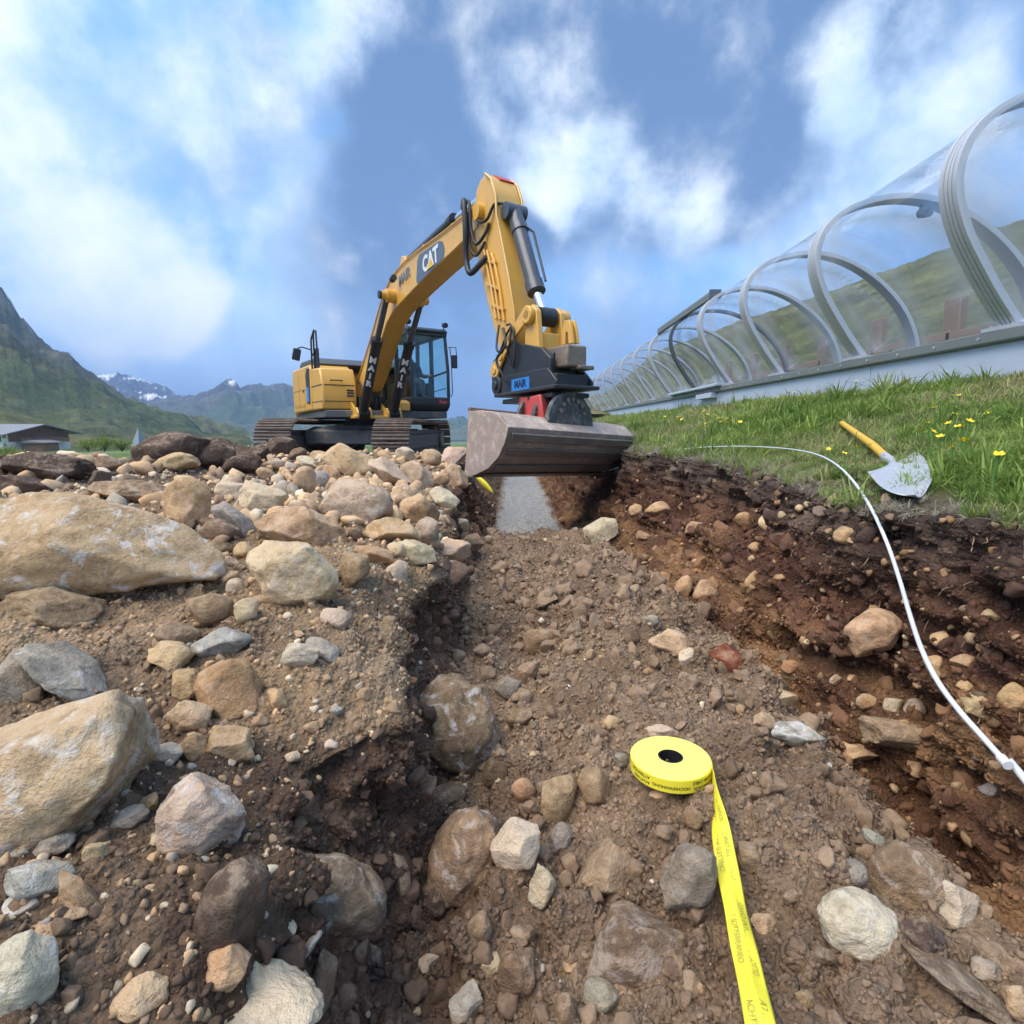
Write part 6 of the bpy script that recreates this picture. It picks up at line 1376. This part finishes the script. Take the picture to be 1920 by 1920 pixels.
def dead_grass():
    g = np.random.default_rng(151); n = 1500; w = area * invg * (w_gr + .5 * w_rw).reshape(-1) * np.exp(-(edge / .16) ** 2) * (VP[:, 1] > .9) * (fl['rw'] < .9) / np.maximum(dist, 1.0) ** 1.4; w /= w.sum()
    idx = g.choice(len(VP), n, p=w); p = VP[idx] + (jit[idx] * g.uniform(-.5, .5, (n, 2))[..., None]).sum(1); h = g.uniform(.025, .06, n) * np.clip(dist[idx] / 3, .8, 1.8)
    col = np.array([.40, .36, .27]) * g.uniform(.6, 1.2, (n, 1)); rot = np.stack([g.normal(0, .8, n), g.normal(-.5, .7, n), g.uniform(0, 6.28, n)], 1)
    scatter('dead_grass', p, rot, np.stack([h, h, h], 1), col, g.integers(0, 7, n), TUFTS, 'pale dead grass and roots along the broken turf edge', 'grass')
dead_grass()
def sprig(name, px, py, h, label, dry=False):
    t, l, n = hit(px, py)
    if l is None: return
    me = TUFTS[px % 7].copy(); me.materials.clear(); me.materials.append(MATS['stem_green'])
    o = bpy.data.objects.new(name, me); o.location = l; o.scale = (h * 1.2, h * 1.2, h); o.rotation_euler = (.2, -.3, px); link(o); tag(o, label, 'grass')
sprig('grass_sprig', 1525, 1000, .045, 'single green grass sprig growing out of the right trench wall')
sprig('grass_sprig', 1592, 955, .05, 'small grass sprig hanging over the rim beside the cable')
sprig('grass_sprig', 1650, 975, .05, 'grass sprig on the broken turf edge below the shovel')

petal = MATS['petal_yellow']
def head_mesh(r=1.0):
    m = MB()
    for k in range(5):
        a = 2 * math.pi * k / 5; c, s = math.cos(a), math.sin(a); e = Vector((c, s, 0)); f = Vector((-s, c, 0))
        m.add([e * .12, e * .6 + f * .45 + Vector((0, 0, .18)), e * 1.0 + f * .2 + Vector((0, 0, .42)), e * 1.0 - f * .2 + Vector((0, 0, .42)), e * .6 - f * .45 + Vector((0, 0, .18))], [(0, 1, 2, 3, 4)])
    m.tube([(0, 0, -.1), (0, 0, .15)], .22, 8); return m
fh = None; fs = None
def flower(px, py, h, r, label, group):
    global fh, fs
    t, l, n = hit(px, py + 6)
    if l is None or l.x > 4.4: return
    e = empty('buttercup', l, random.uniform(0, 6.28)); tag(e, label, 'flower', group)
    if fh is None:
        a = head_mesh().build('flower_head', petal, e); b = MB().tube([(0, 0, -.2), (.05, 0, .5), (0, 0, 1.0)], .03, 6).build('stem', MATS['stem_green'], e); fh, fs = a.data, b.data
    else:
        a = link(bpy.data.objects.new('flower_head', fh), e); b = link(bpy.data.objects.new('stem', fs), e)
    a.location = (0, 0, h); a.scale = (r, r, r); a.rotation_euler = (random.uniform(-.7, .3), random.uniform(-.5, .5), 0); b.scale = (h, h, h)
ORD = ('leftmost', 'second', 'third', 'fourth', 'fifth', 'sixth', 'seventh', 'eighth', 'ninth', 'tenth', 'eleventh', 'twelfth', 'thirteenth', 'fourteenth', 'fifteenth', 'rightmost')
near = sorted(((1794, 768), (1847, 815), (1746, 809), (1784, 820), (1773, 833), (1735, 842), (1789, 845), (1797, 854), (1808, 857), (1741, 867), (1755, 876), (1778, 887), (1800, 882), (1860, 937), (1874, 794), (1723, 849)))
for k, (px, py) in enumerate(near):
    flower(px, py, random.uniform(.11, .16), .0150, 'yellow buttercup %s, counting %s, around and right of the shovel blade' % (('high up' if py < 830 else 'half way down' if py < 870 else 'low down'), ORD[k] if k in (0, 15) else ORD[k] + ' from left'), 'buttercups near the shovel')
for k, (px, py) in enumerate(((1603, 871), (1579, 887), (1563, 856), (1550, 872))): flower(px, py, .10, .012, 'yellow buttercup left of the shovel, %s' % ('nearest to the blade', 'lowest beside the cable', 'highest beside the handle', 'leftmost beside the cable')[k], 'buttercups left of the shovel')
gr = random.Random(5)
for k in range(46):
    c = gr.choice(((1345, 822, 26, 14), (1472, 790, 22, 10), (1480, 752, 34, 8), (1340, 790, 60, 16), (1560, 735, 60, 12), (1290, 795, 30, 12), (1650, 725, 60, 14), (1440, 770, 60, 18)))
    flower(gr.gauss(c[0], c[2] * .7), gr.gauss(c[1], c[3] * .7), gr.uniform(.13, .2), .020, 'tiny yellow buttercup on the far part of the grass bank', 'buttercups on the far bank')
# roots hanging from the topsoil
rt = MB(); k0 = int(np.where(ZT == 3)[0][0])
for k in range(150):
    i = int(RNG.integers(170, 470)); j = k0 + int(128 * RNG.uniform(.45, .99)); p = Vector(G[i, j]); n = Vector(Nn[i, j]); q = p + n * .012
    L_ = RNG.uniform(.02, .07); d = Vector((RNG.normal(0, .6), RNG.normal(0, .6), -1)).normalized()
    rt.tube(smooth_path([p - n * .01, q + d * L_ * .35 + n * .008, q + d * L_ * .7, q + d * L_ + n * RNG.uniform(-.005, .01)], 3), [.0014] * 9 + [.0006], 4)
tag(rt.build('roots', MATS['root_fibre']), 'fine roots hanging from the topsoil of the right trench wall', 'roots', kind='stuff')

# ================================================================== warning tape, cable, shovel
t0, l0, n0 = hit(1257, 1452)
RC = ray(1257, 1431) * (t0 - .012)                               # middle of the roll
ax = Vector((-.02, .05, 1)).normalized(); e1 = Vector((1, 0, .03)).normalized(); e1 = (e1 - ax * e1.dot(ax)).normalized(); e2 = ax.cross(e1)
RO, RI, RH = .0885, .0280, .034
# set it down on the soil
roll = empty('tape_roll', RC - ax * (RH / 2)); tag(roll, 'round roll of yellow warning tape with black core lying on the backfill', 'tape roll')
MR = Matrix(((e1.x, e2.x, ax.x), (e1.y, e2.y, ax.y), (e1.z, e2.z, ax.z)))
def ring(r0, r1, z0, z1, n=72, bev=.0015):
    V = []; F = []; pr = [(r0, z0), (r1 - bev, z0), (r1, z0 + bev), (r1, z1 - bev), (r1 - bev, z1), (r0, z1)]; k = len(pr)
    for i in range(n):
        a = 2 * math.pi * i / n
        for r, z in pr: V.append(MR @ Vector((r * math.cos(a), r * math.sin(a), z)))
    for i in range(n):
        for j in range(k): F.append((i * k + j, ((i + 1) % n) * k + j, ((i + 1) % n) * k + (j + 1) % k, i * k + (j + 1) % k))
    return MB().add(V, F)
ring(RI, RO, 0, RH).build('wound_tape', MATS['tape_side'], roll, smooth=35)
ring(RI - .003, RI + .0005, -.0005, RH + .0006).build('core', MATS['core_black'], roll, smooth=35)
wrapb = ring(RO - .0004, RO + .0012, .0015, RH - .0015); wr = wrapb.build('outer_turn', MATS['tape_yellow'], roll, smooth=35)
def round_text(txt, ang, z, size, par=None):
    def fn(co):
        a = ang + co.x / RO; r = RO + .0016 + co.z; return MR @ Vector((r * math.cos(a), r * math.sin(a), z + co.y))
    return text_obj('lettering', txt, None, MATS['tape_print'], wr, size, .0002, .0, fn=fn)
# the print stands upside down on the roll
def round_text_flip(txt, ang, z, size):
    def fn(co):
        a = ang - co.x / RO; r = RO + .0016 + co.z; return MR @ Vector((r * math.cos(a), r * math.sin(a), z - co.y))
    return text_obj('lettering', txt, None, MATS['tape_print'], wr, size, .0002, .0, fn=fn)
for a, t_, z in ((-2.66, 'ATTENTION', .023), (-2.62, 'ACHTUNG', .011), (-1.84, 'HOCHSPANNUNG', .014), (-.98, 'UNTER CABLE', .023), (-.96, 'UNTEN KABEL', .011)):
    round_text_flip(t_, a, z, .0095)
# the loose tape: leaves the roll on edge, twists flat and runs over the soil towards the viewer
ta = -.35; P0 = RC + MR @ Vector((RO * math.cos(ta), RO * math.sin(ta), 0)); tape_px = [(1338, 1500), (1351, 1560), (1366, 1640), (1383, 1720), (1401, 1800), (1419, 1880), (1436, 1960), (1450, 2040)]
ctr = [P0]
for px, py in tape_px:
    t, l, n = hit(px, min(py, 1918)); d = ray(px, py)
    l2, n2, i2, dd = BVH.ray_cast(Vector((0, 0, 0)), d.normalized()); t = dd / d.length if l2 else t
    ctr.append(d * (t * (.970 if py < 1700 else .952) - .016))
for _ in range(2): ctr = ctr[:1] + [(ctr[i - 1] + ctr[i] * 2 + ctr[i + 1]) / 4 for i in range(1, len(ctr) - 1)] + ctr[-1:]
cpath = smooth_path(ctr, 9); n = len(cpath); TW = .036
def tape_frame(i):
    p = cpath[i]; t = (cpath[min(i + 1, n - 1)] - cpath[max(i - 1, 0)]).normalized(); k = min(1.0, i / 30.0); k = k * k * (3 - 2 * k)
    flat = t.cross(Vector((0, 0, 1))).normalized(); flat = (flat + Vector((0, 0, .10 * math.sin(i * .21)))).normalized()
    w = (ax * (1 - k) * -1 + flat * k); w = (w - t * w.dot(t)).normalized(); return p, t, w, w.cross(t).normalized()
V = []; m_ = 15
for i in range(n):
    p, t, w, nn = tape_frame(i); k = min(1.0, i / 30.0)
    for j in range(m_):
        u = j / (m_ - 1) - .5; fold = (.0035 * (1 - abs(u) * 4) + .0022 * math.sin(i * .37 + u * 3)) * k
        V.append(p + w * (u * TW) + nn * fold * (1 if nn.z > 0 else -1))
tp = empty('warning_tape', RC); tag(tp, 'long strip of yellow warning tape unrolled across the backfill towards the viewer', 'tape')
o = link(bpy.data.objects.new('strip', mesh_np('strip', [tuple(v - RC) for v in V], grid_faces(n, m_), MATS['tape_yellow'], True)), tp); sm = o.modifiers.new('thickness', 'SOLIDIFY'); sm.thickness = .0005
cum = [0.0]
for i in range(1, n): cum.append(cum[-1] + (cpath[i] - cpath[i - 1]).length)
def tape_text(txt, s0, v0, size):
    def fn(co):
        s = s0 + co.x; i = min(n - 2, max(0, int(np.searchsorted(cum, s)) - 1)); f = (s - cum[i]) / max(1e-6, cum[i + 1] - cum[i])
        p, t, w, nn = tape_frame(i); p = p + (cpath[i + 1] - p) * f; u = (v0 + co.y) / TW; sg = 1 if nn.z > 0 else -1
        fold = .0035 * (1 - abs(u) * 4) + .0022 * math.sin((i + f) * .37 + u * 3)
        return p + w * (-(v0 + co.y)) * (1 if True else 1) + nn * sg * (fold + .0014) - RC
    text_obj('lettering', txt, None, MATS['tape_print_faint'], tp, size, .0001, 0, align='LEFT', fn=fn)
for s0, a, b in ((.13, 'ATTENTION', 'ACHTUNG'), (.22, 'CAVO ELETTRICO', 'CAVI ELETTRICI'), (.36, 'CAVO INTERRATO SOTTO', 'CABLE SOTTERRANEO'), (.54, 'ATTENTION CABLE', 'ACHTUNG KABEL'), (.68, 'CAVO ELETTRICO SOTTO TENSIONE', 'CAVI ELETTRICI')):
    tape_text(a, s0, .007, .0115); tape_text(b, s0, -.009, .0115)

# white cable: over the topsoil, down the wall and out of the picture on the right
def drape(pxs, off, lift=1.0):
    out = []
    for px, py in pxs:
        t, l, n = hit(px, py)
        if l is None: continue
        out.append(l + n * off * lift + ray(px, py).normalized() * -off * 2.2)
    return out
cp_ = drape([(1216, 858), (1262, 851), (1320, 846), (1390, 845), (1450, 850), (1505, 858), (1545, 868), (1572, 892), (1604, 935), (1634, 985), (1660, 1045), (1684, 1110), (1702, 1170), (1722, 1230), (1752, 1285), (1800, 1345), (1850, 1395), (1893, 1432)], .016)
for i in range(13): cp_[i] = cp_[i] + Vector((0, 0, .05 if i > 5 else .03)) * (1 if i < 11 else .5) - ray(1500, 900) * (.08 if 6 < i < 12 else .04)
for _ in range(3): cp_ = cp_[:1] + [(cp_[i - 1] + cp_[i] * 2 + cp_[i + 1]) / 4 for i in range(1, len(cp_) - 1)] + cp_[-1:]
cb = empty('cable', cp_[8]); tag(cb, 'white plastic cable running from the grass down across the right trench wall', 'cable')
pth = smooth_path(cp_, 10); nc_ = len(pth); MB().tube([p - cp_[8] for p in pth], [.0036 + .0034 * min(1, max(0, (i - nc_ * .30) / (nc_ * .5))) for i in range(nc_)], 12).build('sheath', MATS['cable_white'], cb, smooth=60)
e = pth[-1] - cp_[8]; dv = (pth[-1] - pth[-5]).normalized()
jn = MB().cyl(e - dv * .012, e + dv * .016, .0105, 14); jn.build('joint', MATS['white_lettering'], cb, smooth=40)
tail = drape([(1898, 1428), (1930, 1468), (1975, 1520), (2030, 1590)], .012)
if len(tail) > 1: MB().tube([p - cp_[8] for p in smooth_path(tail, 6)], .0085, 12).build('sleeve', MATS['cable_white'], cb, smooth=60)
wp = drape([(1116, 876), (1128, 884), (1146, 880), (1160, 878)], .012)
if len(wp) > 2:
    wi = MB().tube(smooth_path(wp, 6), .006, 8).build('wire_end', MATS['cable_white'], None, smooth=60); tag(wi, 'short bent white wire end sticking out below the bucket', 'wire')

# shovel lying in the grass
def at(px, py, t): return ray(px, py) * t
def above(px, py, k): return at(px, py, hit(px, py)[0] * k)
Lc, Rc, Tp, Jn, He = above(1626, 895, .93), above(1718, 855, .93), above(1728, 926, .945), above(1668, 868, .925), above(1578, 796, .965)
mid = (Lc + Rc) / 2; ux = (Rc - Lc); uy = Tp - mid; un = ux.cross(uy).normalized()
if un.z < 0: un = -un
shv = empty('shovel', mid); tag(shv, 'shovel with yellow handle and worn steel blade lying in the grass', 'shovel')
V = []; nu, nv = 15, 13
for j in range(nv):
    v = j / (nv - 1); half = .5 * (1.0 - .10 * v) * math.sqrt(max(0.0, 1 - max(0, (v - .30) / .72) ** 2.2))
    for i in range(nu):
        u = (i / (nu - 1) * 2 - 1); p = ux * (u * half) + uy * (v * 1.0) - uy * .10 * (1 - abs(u)) * (1 - v)
        p = p + un * (.020 * (u * u) - .012 * v * v + .014 * math.exp(-(u / .10) ** 2) * max(0, 1 - v * 1.6)); V.append(p)
o = link(bpy.data.objects.new('blade', mesh_np('blade', [tuple(v) for v in V], grid_faces(nv, nu), MATS['shovel_steel'], True)), shv); sm = o.modifiers.new('thickness', 'SOLIDIFY'); sm.thickness = .003
dv = (He - Jn).normalized(); q0 = Jn - mid - dv * .02 + un * .012
MB().tube([q0 - dv * .10 + un * -.004, q0, q0 + dv * .10, q0 + dv * .16], [.010, .021, .021, .019], 14).build('socket', MATS['shovel_steel'], shv, smooth=50)
MB().tube([q0 + dv * .12, q0 + dv * .5 + un * .01, q0 + dv * (He - Jn).length], [.0185, .0195, .0185], 14).build('handle', MATS['shovel_yellow'], shv, smooth=50)
# scrap of tape by the bedding
t, l, n = hit(908, 930)
if l is not None:
    a, b = at(894, 893, t * .98), at(926, 926, t * .97); m = MB(); V = []
    for i in range(7):
        k = i / 6; p = a.lerp(b, k); w = Vector((.7, 0, .7)) * (.055 * math.sin(math.pi * (.12 + .86 * k))); V += [p - w + Vector((0, .02 * math.sin(k * 3), 0)), p + w]
    o = link(bpy.data.objects.new('tape_scrap', mesh_np('tape_scrap', [tuple(v) for v in V], grid_faces(7, 2), MATS['tape_yellow'], True))); o.modifiers.new('thickness', 'SOLIDIFY').thickness = .002
    tag(o, 'short pointed scrap of yellow tape hanging over the left end of the bedding', 'tape scrap')
